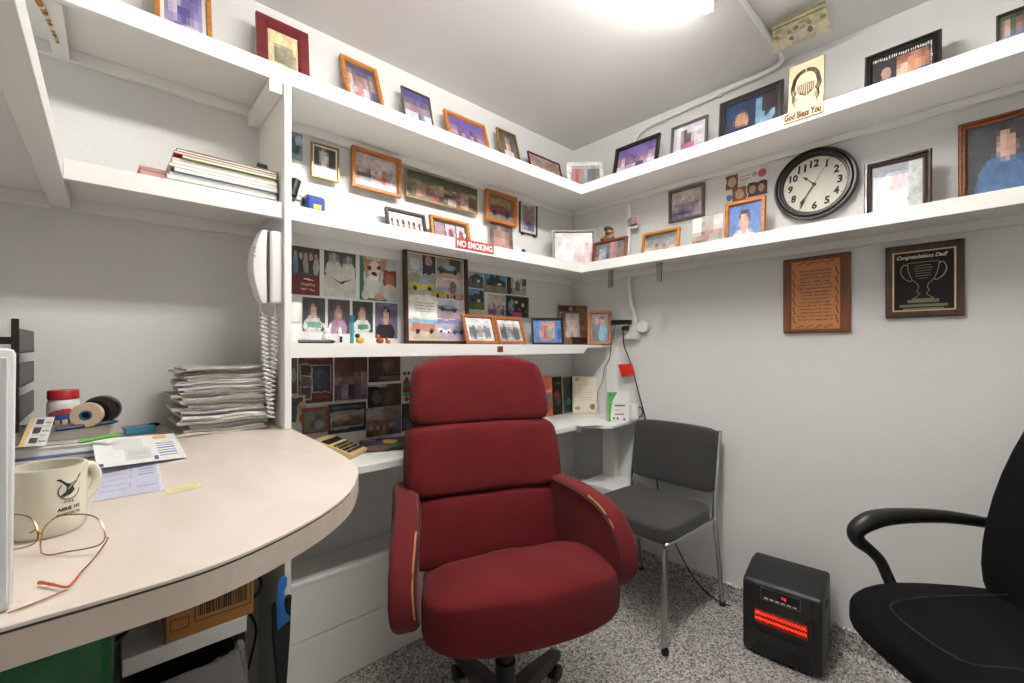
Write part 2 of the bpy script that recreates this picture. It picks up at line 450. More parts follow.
# middle shelf: left wall, back wall (either side of the upright), right wall
t, part = shelf('wall_shelf', 'middle white wall shelf carrying the round clock', 1.603, 1.65)
zt = 1.65
part('shelf_board', (-2.225, -.288, 1.632), (-1.7555, -.001, zt)); part('shelf_board', (-1.7345, -.288, 1.632), (-.288, -.001, zt)); part('shelf_board', (-.288, -2.6, 1.632), (-.001, -.001, zt))
part('shelf_board', (XL+.001, -1.65, 1.632), (-2.268, -.001, zt))
part('fascia', (-2.225, -D, 1.603), (-1.7555, -.288, zt+.001)); part('fascia', (-1.7345, -D, 1.603), (-.288, -.288, zt+.001)); part('fascia', (-D, -2.6, 1.603), (-.288, -D, zt+.001))
part('fascia', (-2.268, -1.65, 1.603), (-2.2255, -.001, zt+.001))
part('ledger', (-2.225, -.02, 1.596), (-1.7555, -.001, 1.632)); part('ledger', (-1.7345, -.02, 1.590), (-.001, -.001, 1.632)); part('ledger', (-.02, -2.6, 1.600), (-.001, -.02, 1.632))
part('ledger', (XL+.001, -.02, 1.596), (-2.268, -.001, 1.632))
for yy in (-.453, -.724):                                    # short steel shelf brackets
    b = MB(); b.box((-.262, yy-.011, 1.515), (-.25, yy+.011, 1.603)); b.box((-.2505, yy-.011, 1.600), (-.235, yy+.011, 1.6025))
    o = b.build('bracket', m_steel, t, label='grey steel bracket'); o.location = -V((-1.0, -.15, 1.603))
# lower shelf on the back wall
t, part = shelf('wall_shelf', 'lowest white wall shelf, level with the outlet, holding the car collage', 1.176, 1.222)
part('shelf_board', (-1.7345, -.288, 1.206), (-.002, -.001, 1.222)); part('ledger', (-1.7345, -.02, 1.19), (-.002, -.001, 1.206))
b = MB(); b.prism([(-1.7345, 1.176), (-.29, 1.176), (-.24, 1.222), (-1.7345, 1.222)], -D, -.288, lambda a, c, h: V((a, h, c)))
o = b.build('fascia', m_white, t); o.location = -V((-1.0, -.15, 1.176))
# tall upright panel between the two bays
struct_up = box('upright_panel', (-1.755, -.322, .9585), (-1.735, -.021, 2.0175), m_white, bev=.002, label='tall white upright panel the wall phone hangs on', cat='panel')
box('upright_panel', (-1.755, -.322, 0), (-1.736, -.001, .917), m_white2, bev=.002, label='white upright panel below the counter with the sheathed knife on it', cat='panel')

# ---- curved laminate counter
OUT = [(-2.529, -.002), (-1.737, -.002), (-1.731, -.30), (-1.735, -.55), (-1.747, -.77)]
OUT += smooth_path([(x, y, 0) for x, y in [(-1.747, -.77), (-1.762, -.864), (-1.783, -.919), (-1.833, -1.006), (-1.892, -1.069), (-1.949, -1.11), (-2.018, -1.146), (-2.075, -1.163), (-2.14, -1.167)]], 3)[1:]
OUT = [(p[0], p[1]) for p in OUT]
OUT.append((-2.529, -1.167))
ct = empty('curved_counter', 'beige laminate counter with rounded end, under the wall phone', 'counter', (-2.1, -.6, .918)); co = -V((-2.1, -.6, .918))
def ins(poly, d):                                            # crude inset about a centre
    c = V((-2.3, -.5)); return [((x-c.x)*(1-d)+c.x, (y-c.y)*(1-d)+c.y) for x, y in poly]
b = MB(); b.prism(OUT, .9535, .958); b.bevel(.0008, 1); o = b.build('counter_top', m_counter, ct); o.location = co
b = MB(); b.prism(ins(OUT, .002), .951, .9535); o = b.build('seam', m_dark_line, ct, label='dark seam line'); o.location = co
b = MB(); b.prism(OUT, .9185, .951); o = b.build('edge_band', m_counter_edge, ct); o.location = co
b = MB(); b.box((-2.52, -1.02, 0), (-2.47, -.97, .918)); o = b.build('leg', m_white2, ct); o.location = co

# ---- low back desk
dk = empty('built_in_desk', 'narrow white built-in desk along back wall behind the red chair', 'desk', (-1.0, -.2, .797)); do = -V((-1.0, -.2, .797))
DO = [(-1.7345, -.002), (-.002, -.002), (-.002, -.445), (-.10, -.468), (-.267, -.478), (-.30, -.465), (-.345, -.40), (-.375, -.365), (-.42, -.345), (-1.7345, -.345)]
b = MB(); b.prism(DO, .797, .815); b.bevel(.003, 2); o = b.build('desk_top', m_white, dk, True); o.location = do
b = MB(); b.box((-1.7345, -.349, .786), (-.40, -.329, .8125), .002); o = b.build('fascia', m_white, dk); o.location = do
b = MB(); b.lathe([(0, 0), (.016, .002), (.019, .012), (.016, .022), (0, .024)], (-.375, -.336, .773), 14); o = b.build('end_cap', m_white, dk, True); o.location = do
b = MB(); b.box((-1.7345, -.02, .75), (-.003, -.002, .797)); o = b.build('ledger', m_white, dk); o.location = do

# ---- ceiling lamp: twin-tube batten running parallel to the back wall
m_tube = mat('lit_tube', '#ffffff', .5, emit=('#fdfaf5', TUBE))
lp = empty('fluorescent_lamp', 'white twin-tube fluorescent batten lamp on the ceiling, lit', 'lamp', (-1.24, -1.165, 2.44))
b = MB(); b.prism([(-.062, 0), (.062, 0), (.062, -.012), (.03, -.045), (-.03, -.045), (-.062, -.012)], -.62, .62, lambda a, c, h: V((h, a, c))); b.build('housing', m_white, lp)
for s2 in (-1, 1):
    b = MB(); b.tube([(-.60, s2*.048, -.07), (.60, s2*.048, -.07)], .017, 14); b.build('tube', m_tube, lp, True)
    for e in (-1, 1): box('lampholder', (e*.605-.006, s2*.048-.012, -.09), (e*.605+.006, s2*.048+.012, -.028), m_white, lp)
# ---- conduit from the lamp to the outlet
def arc(p, q, r, n=5):                                       # quarter bend points helper (quadratic)
    return [p*(1-t)**2 + q*2*t*(1-t) + r*t*t for t in [i/n for i in range(n+1)]]
cpt = [V((-.612, -1.18, 2.427)), V((-.12, -1.18, 2.427))] + arc(V((-.08, -1.178, 2.427)), V((-.016, -1.178, 2.425)), V((-.016, -1.10, 2.418)))
cpt += arc(V((-.016, -.56, 2.398)), V((-.016, -.435, 2.395)), V((-.016, -.432, 2.29)))
cpt += [V((-.016, -.425, 2.08))]
b = MB(); b.tube(cpt, .0105, 10)
b2 = [V((-.032, -.418, 2.0)), V((-.032, -.418, 1.651))]
cn = empty('conduit', 'white painted electrical conduit running from ceiling lamp down to the outlet', 'conduit', (-.016, -.42, 1.66)); oo = -V((-.016, -.42, 1.66))
o = b.build('pipe', m_white, cn, True); o.location = oo
b = MB(); b.tube(b2, .0105, 10); o = b.build('pipe', m_white, cn, True); o.location = oo
b = MB(); b.tube([V((-.032, -.418, 1.598)), V((-.028, -.42, 1.50)), V((-.022, -.43, 1.44)), V((-.02, -.447, 1.40)), V((-.02, -.452, 1.365))], .0105, 10); o = b.build('pipe', m_white, cn, True); o.location = oo
for y, z in ((-.9, 2.411), (-.6, 2.40)):
    b = MB(); b.box((-.031, y-.012, z-.014), (-.002, y+.012, z+.014), .004); o = b.build('strap', m_white, cn); o.location = oo
# ---- outlet box with adapter and plug
ob = empty('power_outlet', 'white surface-mounted outlet box on right wall at the conduit end', 'outlet', (-.001, -.44, 1.25)); 
b = MB(); b.box((-.045, -.035, 0), (0, .035, .115), .003); b.build('box', m_white, ob)
b = MB(); b.box((-.049, -.034, .003), (-.045, .034, .112), .0015); b.build('face_plate', m_white2, ob)
b = MB(); b.lathe([(0, 0), (.033, 0), (.035, .02), (.03, .028), (0, .03)], (-.012, -.062, .07), 18, M.Rotation(-PI/2, 3, 'Y')); b.build('round_cap', m_white, ob, True)
b = MB(); b.box((-.085, -.405, 1.333), (-.0505, -.355+.02, 1.36), .003); b.box((-.085, -.45, 1.335), (-.0505, -.404, 1.358), .003)
b.build('power_adapter', m_black, label='small black power adapter plugged into the wall outlet', cat='adapter')
# adapter cable running down behind the cream booklet
pth = [PB(618.5, 320, -.07), PB(615, 327, -.06), PB(611, 345, -.045), PB(609.5, 358, -.045), PB(604, 370, -.05), PB(603, 380, -.05), PB(598, 392, -.05), PB(597, 402, -.05)]
b = MB(); b.tube(smooth_path(pth), .0018, 6); b.build('cable', m_black, label='thin black adapter cable hanging beside the tan wood frame', cat='cable')
# heater cord with red tag
hc = [V((-.055, -.415, 1.312)), V((-.075, -.41, 1.29)), PB(624.5, 347, -.06), PB(629, 358, -.04), PB(634, 375, -.03), PB(640, 398, -.02), PB(645.5, 419, -.015), PB(650, 445, -.02), PB(655, 470, -.02), PB(660, 500, -.02), PB(668, 525, -.02), PB(676, 545, -.03), PB(690, 572, -.03), PB(702, 588, -.04)]
hc += [PZ(718, 601, .02), PZ(732, 606, .006), PZ(742, 606, .02)]
hcord = empty('heater_lead', 'black heater power cord with red tag running down right wall behind grey chair', 'cord', (-.05, -.42, 1.0)); oo = V((-.05, -.42, 1.0))
b = MB(); b.tube(smooth_path(hc, 5), .0035, 7); o = b.build('cord', m_black, hcord, True); o.location = -oo
b = MB(); b.box((-.085, -.435, 1.299), (-.0505, -.403, 1.325), .006); o = b.build('plug', m_black, hcord); o.location = -oo
tp = [PB(618, 364.6, -.045), PB(632, 363.4, -.04), PB(635.5, 375, -.04), PB(621.4, 376.8, -.045)]
b = MB(); A_ = [b.b.verts.new(p) for p in tp]; B_ = [b.b.verts.new(p+V((.0012, 0, 0))) for p in tp]
b.b.faces.new(A_); b.b.faces.new(B_[::-1])
for i in range(4): b.b.faces.new((A_[i], A_[(i+1) % 4], B_[(i+1) % 4], B_[i]))
o = b.build('warning_tag', mat('red_tag', '#c8281c', .5), hcord, label='red tag'); o.location = -oo
# paper fixed flat on the ceiling
ops = [G_('#e6dcbc', '#ece4ca'), R_(0, .42, 1, .55, '#d8cda6'), R_(0, .55, 1, 1, '#ddd5ae')]
ops += [E_(.08+.12*i, .52+.06*(i % 2), .05, .07, c) for i, c in zip(range(8), ['#a99b6a', '#d7ccaa', '#b7a878', '#97906a', '#cdbf95', '#a39a70', '#dccfae', '#9a9268'])]
ops += [R_(0, .8, 1, .84, '#8f8a60'), R_(0, .93, 1, 1, '#a8a070'), E_(.35, .3, .05, .08, '#8f8b86'), E_(.68, .36, .05, .09, '#85827d'), E_(.12, .7, .08, .08, '#b9b184'), E_(.6, .7, .12, .06, '#bdb588')]
CEIL_OPS = ops

# ================================================================== FURNITURE
# ---- red executive chair
def facing(r, k): d = RT*r + FW*k; return math.atan2(d.y, d.x)-PI/2
th = math.radians(20.5)
rc_ = empty('executive_chair', 'high-backed dark red upholstered office armchair with worn arms', 'chair', CL(-.020, 1.36), facing(math.sin(th), -math.cos(th)))
b = MB()
def d_seat(p, q):
    y = q.y                                                    # -1 back .. 1 front
    t = min(1, max(0, (y+.35)/.55)); t = t*t*(3-2*t)
    if q.z > -.3: p.z += .072*t*(1-.35*abs(q.x)**3)*min(1, (q.z+.3)*1.5)
    if q.z > .3: p.z -= .028*(1-q.x*q.x)*(1-t)
    p.x *= 1 + .25*max(0, y+.15)**1.1
    p.y += .045*(1-q.x*q.x)*max(0, y)
    if q.z > .5: p.z += .0035*math.sin(q.x*9+q.y*5)
    return p
b.pillow((.525, .44, .125), (-.022, -.010, .466), (3.6, 3.6, 3.6), 14, d_seat); b.build('seat', m_red, rc_, 'all')
b = MB()
def back(zc, h, w0, w1, yc, th_, name, crown=0):
    q_ = MB()
    def df(p, q):
        s = (q.z+1)/2; p.x *= (w0+(w1-w0)*s)/w0
        p.y += -.035*(q.x*q.x)*-1 - .22*p.z                    # wrap round the sitter, lean back
        if crown and q.z > 0: p.z -= crown*abs(q.x)**3*q.z
        p.y -= .004*math.sin(q.x*7+q.z*3)
        return p
    q_.pillow((w0, th_, h), (0, yc, zc), (7, 4.0, 7), 10, df); return q_.build(name, m_red, rc_, 'all')
back(.602, .225, .56, .565, -.215, .14, 'lower_back_cushion')
back(.827, .240, .57, .55, -.262, .15, 'upper_back_cushion')
back(1.056, .244, .525, .48, -.32, .145, 'headrest', .03)
b = MB(); b.pillow((.42, .04, .70), (0, -.305, .80), (8, 8, 8), 6, lambda p, q: V((p.x, p.y-.22*p.z, p.z))); b.build('back_shell', m_redworn, rc_, 'all')
AP = [(-.30, .46), (-.31, .60), (-.31, .72), (-.28, .742), (-.15, .75), (0, .75), (.09, .737), (.15, .705), (.19, .65), (.210, .59), (.208, .545), (.185, .51), (.14, .485), (0, .465), (-.2, .455)]
for sx in (-1, 1):
    b = MB(); b.prism(AP, -.036, .036, lambda a, c, h: V((.012+sx*(.256+.10*(a+.3)+.022*max(0, 1-((c-.62)/.13)**2))+h, a, c))); b.bevel(.02, 4, 50)
    ar = b.build('armrest', m_redworn, rc_, True)
    pts = [(.11, .722), (.155, .69), (.185, .64), (.203, .59), (.205, .55)] if sx > 0 else [(.06, .737), (.105, .722), (.145, .695), (.165, .67)]
    b = MB(); b.tube(smooth_path([V((.012+sx*(.256+.10*(a+.3)+.022*max(0, 1-((c-.62)/.13)**2)-.028), a+.002, c+.002)) for a, c in pts], 4), .0030, 6); b.build('torn_piping', m_goldpipe, ar, True, label='tan worn piping')
    b = MB(); b.tube(smooth_path([V((.012+sx*(.256+.10*(a+.3)+.022*max(0, 1-((c-.62)/.13)**2)-.035), a*.98, c-.012)) for a, c in AP[3:11]], 3), .0035, 6); b.build('seam', mat('dark_red_seam', '#2a0d0e', .8), ar, True)
b = MB(); b.box((-.15, -.16, .385), (.15, .13, .42), .01); b.build('seat_plate', m_blackmat, rc_)
b = MB(); b.cyl((0, 0, .10), (0, 0, .24), .032, n=18); b.cyl((0, 0, .24), (0, 0, .385), .022, n=18); b.build('gas_column', m_black, rc_, True)
ba = facing(0, 1)-facing(math.sin(th), -math.cos(th)) + PI/2          # direction straight away from the camera, in chair space
m_base = mat('dark_brown_base', '#2b211e', .45)
for k in range(5):
    a = ba + math.radians(36+72*k); d = V((math.cos(a), math.sin(a), 0)); s_ = V((-d.y, d.x, 0))
    b = MB(); A_ = []
    for r, hw, z0, z1 in ((.0, .032, .085, .135), (.15, .029, .083, .125), (.29, .022, .078, .104), (.315, .018, .078, .098)):
        A_.append([b.b.verts.new(d*r+s_*u+V((0, 0, z))) for u, z in ((-hw, z0), (hw, z0), (hw*.8, z1), (-hw*.8, z1))])
    for P, Q in zip(A_, A_[1:]):
        for i in range(4): b.b.faces.new((P[i], P[(i+1) % 4], Q[(i+1) % 4], Q[i]))
    b.b.faces.new(A_[0]); b.b.faces.new(A_[-1][::-1]); lg_ = b.build('base_leg', m_base, rc_)
    b = MB(); c = d*.298
    for s2 in (-1, 1):
        rr = M.Rotation(a+PI/2, 3, 'Z') @ M.Rotation(PI/2, 3, 'Y')
        b.lathe([(0, -.009), (.022, -.009), (.0275, -.004), (.0275, .005), (.02, .009), (0, .009)], c+s_*s2*.013+V((0, 0, .0278)), 16, rr)
    b.cyl(c+V((0, 0, .03)), c+V((0, 0, .08)), .006, n=8); b.build('caster', m_black, lg_, True)

# ---- grey side chair against the right wall
gc = empty('side_chair', 'charcoal fabric side chair with chrome legs against right wall', 'chair', (-.298, -.694, 0), PI/2+math.radians(-2))
def d_gs(p, q):
    if q.z > 0: p.z += .012*(1-q.x**2)*(1-q.y**2)
    p.x *= 1+.02*q.y; return p
b = MB(); b.pillow((.435, .43, .075), (0, .015, .455), (9, 9, 9), 8, d_gs); b.build('seat', m_grey, gc, 'all')
b = MB(); b.pillow((.43, .04, .285), (0, -.215, .682), (14, 14, 14), 8, lambda p, q: V((p.x, p.y-.12*p.z-.02*(1-q.x*q.x), p.z+.006*(1-q.x**2)*q.z))); b.build('backrest', m_grey, gc, 'all')
for sx in (-1, 1):
    x = sx*.205
    b = MB(); b.tube(smooth_path([(x+sx*.004, .228, 0), (x+sx*.003, .218, .25), (x, .21, .405), (x, .195, .418), (x, .15, .42)], 4), .0115, 8); b.build('leg', m_chrome, gc, True)
    b = MB(); b.tube(smooth_path([(x+sx*.012, -.275, 0), (x+sx*.012, -.225, .28), (x+sx*.014, -.19, .43), (x+sx*.014, -.205, .60), (x+sx*.014, -.243, .822)], 4), .0105, 8); b.build('leg', m_chrome, gc, True)
    for yy in (.228, -.275):
        b = MB(); b.lathe([(0, 0), (.015, 0), (.015, .018), (.012, .022)], (x+sx*.011, yy, .0005), 12); b.build('rubber_foot', m_black, gc, True)
    b = MB(); b.tube([(x, .20, .416), (x+sx*.012, -.19, .425)], .009, 8); b.build('seat_rail', m_chrome, gc, True)
b = MB(); b.tube([(-.2, .19, .412), (.2, .19, .412)], .009, 8); b.build('seat_rail', m_chrome, gc, True)

# ---- infrared heater (front faces local +y)
he = empty('space_heater', 'black infrared space heater with glowing red grille by right wall', 'heater', (-.166, -1.220, 0), PI/2+math.radians(5)); he.scale = (1.05, 1, .97)
m_heat = mat('heater_shell', '#0f0e0e', .45, bump=(400, .1)); m_front = mat('heater_front', '#100f0f', .3)
b = MB(); b.prism([(.098, .012), (.106, .04), (.106, .285), (.094, .303), (-.025, .336), (-.095, .336), (-.105, .32), (-.105, .012)], -.125, .125, lambda a, c, h: V((h, a, c)))
b.bevel(.014, 3, 25); b.build('body', m_heat, he, True)
b = MB(); b.prism([(-.098, .04), (-.098, .19), (-.085, .292), (.085, .292), (.098, .19), (.098, .04), (.07, .075), (-.07, .075)], .1045, .1085, lambda a, c, h: V((a, h, c))); b.build('front_panel', m_front, he)
pn = box('control_panel', (-.060, .1085, .243), (.060, .112, .286), mat('panel_black', '#08080a', .15), he, .0015)
b = MB(); b.rectloft(.126, .048, [(0, 0), (0, -.0045), (.0022, -.0045), (.0022, 0)], back=False); o = b.build('silver_rim', m_steel, pn); o.location = (0, .1085, .2405); o.rotation_euler = (0, 0, PI)
for i in range(6): box('button', (-.052+.0178*i, .112, .2465), (-.039+.0178*i, .1128, .2515), mat('button_white', '#cfcfcf', .5), pn)
m_led = mat('red_led', '#ff2a2a', .5, emit=('#ff1a20', 1.0))
text('78', .016, m_led, pn, (-.012, .1125, .268), (PI/2, 0, PI), name='display_digits')
m_glow = mat('heater_backing', '#5a0e08', .5, emit=('#ff2008', .22)); m_quartz = mat('quartz_glow', '#ff4020', .5, emit=('#ff3010', 2.0)); m_grid = mat('grille_dark', '#2a0c09', .5)
box('reflector', (-.083, .1070, .140), (.083, .1088, .195), m_glow, he)
for zq in (.158, .180):
    b = MB(); b.tube([(-.08, .1093, zq), (.08, .1093, zq)], .0055, 8)
    for v in b.b.verts: v.co.y = min(v.co.y, .1102)
    b.build('heating_element', m_quartz, he, True)
gr = MB()
for i in range(21):
    for s2 in (-1, 1):
        x = -.083+i*.0083; x2 = max(-.083, min(.083, x+.026*s2)); f = abs(x2-x)/.026
        if f > .05: gr.tube([(x, .1116, .140), (x2, .1116, .140+.055*f)], .0013, 4)
for k in range(5): gr.tube([(-.084, .1116, .140+k*.01375), (.084, .1108, .140+k*.01375)], .001, 4)
gr.build('grille', m_grid, he)
b = MB()
b.prism([(-.105, .225), (-.088, .215), (-.088, .133), (-.065, .112), (.065, .112), (.088, .133), (.088, .215), (.105, .225), (.105, .115), (.075, .088), (-.075, .088), (-.105, .115)], .1045, .1125, lambda a, c, h: V((a, h, c))); b.build('grille_surround', m_heat, he)
for i in range(4): box('louvre', (-.062, .104, .028+.010*i), (.062, .1085, .033+.010*i), m_black, he)
b = MB(); b.prism([(-.1, .018), (-.07, .07), (.07, .07), (.1, .018)], .1035, .1065, lambda a, c, h: V((a, h, c))); b.build('vent_recess', m_blackmat, he)
box('grip_recess', (-.1262, -.03, .235), (-.1245, .02, .262), mat('recess_black', '#020202', .8), he)

# ---- black task chair at the right edge
bc_loc = CL(1.222, 1.07)
bc = empty('task_chair', 'black office armchair with looped armrests at the right edge of the photo', 'chair', bc_loc, facing(-1, .04))
def d_bs(p, q):
    if q.z > 0: p.z -= .018*(1-q.x**2)*(1-q.y**2)
    p.z -= .055*max(0, q.y-.25)**1.5
    p.x *= 1-.10*max(0, -q.y)
    return p
b = MB(); b.pillow((.53, .53, .105), (0, .0, .465), (4.5, 4.5, 4.5), 10, d_bs); b.build('seat', m_bfab, bc, 'all')
b = MB(); b.tube(smooth_path([(-.15, -.2, .518), (-.145, 0, .512), (-.13, .14, .518), (-.09, .215, .508), (.09, .215, .508), (.13, .14, .518), (.145, 0, .522), (.15, -.2, .528)], 4), .0018, 5); b.build('seat_stitching', mat('stitch', '#1c1c1d', .8), bc)
def d_bb(p, q):
    p.x *= 1-.12*q.z**2; p.y += -.36*p.z - .03*(1-q.x*q.x) + .02*math.cos(q.z*2.2); return p
b = MB(); b.pillow((.50, .10, .68), (0, -.265, .80), (6, 6, 6), 10, d_bb); b.build('backrest', m_bfab, bc, 'all')
m_armp = mat('arm_plastic', '#111111', .42)
for sx in (-1, 1):
    path = smooth_path([(sx*.275, -.235, .672), (sx*.285, -.10, .688), (sx*.287, .04, .687), (sx*.287, .12, .672), (sx*.286, .165, .642), (sx*.285, .16, .61), (sx*.28, .125, .58), (sx*.275, .10, .55), (sx*.262, .085, .50), (sx*.22, .075, .43), (sx*.1, .07, .418)], 4)
    b = MB(); n = len(path); rr = [.016+.013*max(0, 1-abs(i/n-.30)/.28) for i in range(n)]; b.tube(path, rr, 10)
    for v in b.b.verts: v.co.z = v.co.z if v.co.z < .62 else v.co.z
    b.build('armrest', m_armp, bc, True)
    b = MB(); b.tube(smooth_path([(sx*.275, -.235, .672), (sx*.262, -.25, .64), (sx*.24, -.27, .60), (sx*.2, -.29, .56)], 4), .012, 8); b.build('arm_bracket', m_armp, bc, True)
b = MB(); b.cyl((0, 0, .09), (0, 0, .43), .026, n=16); b.box((-.1, -.12, .415), (.1, .12, .435)); b.build('gas_column', m_black, bc, True)
b = MB(); b.box((-.04, -.33, .42), (.04, -.05, .435)); b.box((-.035, -.345, .42), (.035, -.33, .62)); b.build('back_bar', m_black, bc)
for k in range(5):
    a = math.radians(18+72*k); d = V((math.cos(a), math.sin(a), 0))
    b = MB(); b.tube([d*.02+V((0, 0, .10)), d*.28+V((0, 0, .075))], [.026, .018], 8); lg_ = b.build('base_leg', m_black, bc, True)
    b = MB(); rr = M.Rotation(a+PI/2, 3, 'Z') @ M.Rotation(PI/2, 3, 'Y')
    b.lathe([(0, -.02), (.024, -.02), (.0275, -.012), (.0275, .012), (.024, .02), (0, .02)], d*.27+V((0, 0, .028)), 14, rr); b.cyl(d*.27+V((0, 0, .03)), d*.27+V((0, 0, .075)), .006, n=8); b.build('caster', m_black, lg_, True)

# ================================================================== PICTURES ON THE TOP SHELF
ZU, ZM, ZL, ZD, ZK = 2.0695, 1.6515, 1.2225, .8155, .9585       # shelf tops, low desk, counter
PUR = [G_('#6b5a9a', '#4a4285')]
LIFT = .30          # the shelf edge hides the lower third of these pictures
def crowd(cols, y=.1, h=.5, seed=3, n=None):
    r = random.Random(seed); n = n or len(cols); out = []; y += LIFT
    for i in range(n):
        out += who((i+.5)/n, y+r.uniform(-.03, .05), h*r.uniform(.9, 1.1), r.choice(['#2d211c', '#5a4433', '#8d8478', '#3a2b25']), r.choice(['#c69a84', '#b98b74', '#d0a893']), cols[i % len(cols)], w=min(1, 1.7/n/h))
    return out
U = dict(base=ZU)
picture('oak frame with purple abstract-looking photo, nearest the left end of top shelf', 'A', [(147, -38), (204, -13), (217, 35), (160, 12)],
        [G_('#b9a9c9', '#7d6fae')] + [E_(x, y, .16, .14, c) for x, y, c in ((.3, .3, '#4c4a86'), (.7, .35, '#c9b3c6'), (.5, .6, '#5a4f93'), (.25, .75, '#d8c8d8'), (.75, .75, '#6f5fa5'))] + [MO(0, 0, 1, 1, 9)], off=.10, lean=12, fw=.014, fm=m_oak2, mount=.01, **U)
picture('burgundy frame with sepia picture of a building on top shelf', 'A', [(254, 13.2), (305.5, 35), (309.8, 73), (257, 52)],
        [G_('#cdbb8a', '#d8c795'), R_(.2, .45, .8, .78, '#7a745c'), R_(.3, .55, .95, .7, '#8d876c'), R_(.1, .2, .9, .4, '#c6b585'), R_(.55, .25, .95, .5, '#9a9377'), MO(.2, .4, .95, .85, 7)], off=.10, lean=6, fw=.036, fm=m_burg, fd=.014, **U)
picture('honey oak frame with blue group photo, third from left on top shelf', 'A', [(336, 53), (373.3, 74), (383.5, 102), (346.7, 87.6)],
        [G_('#c9b8bb', '#3d3c68')] + crowd(['#d8d2d6', '#b87f7d', '#cfc8cc', '#4b4878'], .02, .6) + [MO(0, 0, 1, 1, 10)], off=.13, lean=22, fw=.016, fm=m_oak2, **U)
picture('thin dark blue picture of a white-clad group on top shelf', 'A', [(399.5, 86), (428, 99), (432.5, 122), (404, 112)],
        [G_('#5a578f', '#47457f')] + crowd(['#dcdae2', '#cfcfe0', '#3e4a92', '#dcdae2'], .05, .55) + [MO(0, 0, 1, 1, 8)], off=.11, lean=14, fw=.005, fd=.010, fm=m_silverframe, **U)
picture('landscape honey oak frame with violet photo on top shelf', 'A', [(442.4, 112), (482.5, 126), (487, 145), (447, 131)],
        [G_('#7c5fa8', '#5f4a95')] + crowd(['#3a3566', '#8c6fb5', '#4a4480', '#9b7fc0'], 0, .5) + [MO(0, 0, 1, 1, 9)], off=.12, lean=18, fw=.014, fm=m_oak2, **U)
picture('small gold-edged portrait of a bride-like white figure on top shelf', 'A', [(495.3, 127.4), (513.5, 136.6), (519.3, 158), (499, 149)],
        [G_('#8f7f7c', '#4c443f'), E_(.5, .3, .32, .35, '#d9d0cf'), E_(.5, .68, .14, .16, '#d0a79a'), MO(.1, 0, .9, .9, 6)], off=.11, lean=15, fw=.007, fd=.012, fm=m_gold, **U)
picture('wide low maroon-edged group photo on top shelf near the corner', 'A', [(527, 155), (557.8, 161.4), (560.4, 174.7), (529, 162)],
        [G_('#8b5c5c', '#a48d8a')] + crowd(['#7a2e33', '#e0d6d2', '#5b3236', '#c9bdbb', '#7a2e33'], 0, .6) + [MO(0, 0, 1, 1, 10)], off=.11, lean=14, fw=.005, fd=.01, fm=m_burg, **U)
sheet('white-bordered snapshot card standing in the corner of top shelf', 'A', [(566.6, 162), (603.3, 162.6), (603, 182), (567, 182)],
      [G_('#e7e6e2', '#e7e6e2'), R_(.12, .1, .9, .88, '#9a9491'), R_(.15, .2, .4, .85, '#b5645c'), R_(.4, .15, .55, .8, '#9fb4c0'), R_(.55, .35, .85, .8, '#6f6c69'), MO(.12, .1, .9, .9, 7)], off=.20, lean=8, yaw=-45, base=ZU, thick=.002, name='snapshot_card', cat='photo card')
picture('square black frame with purple photo on top shelf right of the corner', 'B', [(617.6, 149.8), (661.5, 134.6), (658.6, 156.7), (614.3, 172.3)],
        [G_('#8d74b2', '#6a559c')] + crowd(['#e3dce6', '#bca9cf', '#5a4a8a', '#d9cfe2'], 0, .45) + [MO(0, 0, 1, 1, 10)], off=.14, lean=12, fw=.018, fm=mat('black_frame', '#1d1a19', .35), **U)
picture('pewter frame with pink-dressed figure on top shelf', 'B', [(672.7, 128.8), (708.8, 115.7), (707.4, 140), (671.3, 152.8)],
        [G_('#cbbfca', '#c9c3cd'), R_(.1, .5, .9, .95, '#d9d4dc'), R_(.25, .3, .45, .9, '#5a5560'), E_(.5, .3, .22, .3, '#b4557d'), E_(.45, .65, .12, .14, '#5c4a45'), MO(0, 0, 1, 1, 9)], off=.12, lean=6, fw=.012, fd=.012, fm=m_silverframe, **U)
picture('large charcoal frame with blue-lit face photo on top shelf', 'B', [(721, 105), (784.6, 80.5), (783, 114.7), (719.5, 136)],
        [G_('#1e2a4c', '#27416e'), R_(.62, .3, .8, .95, '#6ea0bd'), P_([(.55, .25), (1, .65), (1, .45), (.7, .15)], '#7fb0c8'), R_(.75, .6, 1, 1, '#3c2a35'), E_(.33, .55, .13, .2, '#c08a63'), E_(.33, .2, .3, .25, '#1d2440'), MO(.15, .35, .5, .8, 7)], off=.10, lean=6, fw=.028, fd=.02, fm=m_charcoal, nx=26, prof='ridge', **U)
picture('wide black frame with beaded inner border on top shelf above the mahogany frame', 'B', [(866.4, 60), (942.5, 30.3), (941.8, 58.6), (864.4, 85.4)],
        [R_(0, 0, 1, 1, '#2b2526'), R_(.06, .0, .4, .88, '#30282f'), R_(.42, 0, .94, .88, '#a46c52'), E_(.24, .35, .12, .2, '#3d6fb0'), E_(.24, .6, .09, .14, '#b08a7a'), R_(.6, 0, .94, .5, '#3c5c86'), E_(.55, .4, .14, .3, '#d6b39f'), E_(.72, .62, .13, .2, '#c98f70'), MO(.42, 0, .94, .9, 9)]
        + [R_(.0+.04*i, .93, .02+.04*i, .99, '#e9e4dc') for i in range(25)] + [R_(.965, .04*i, .99, .02+.04*i, '#e9e4dc') for i in range(25)], off=.11, lean=7, fw=.022, fd=.02, fm=mat('black_frame', '#1d1a19', .35), nx=50, noise=.06, prof='ridge', **U)
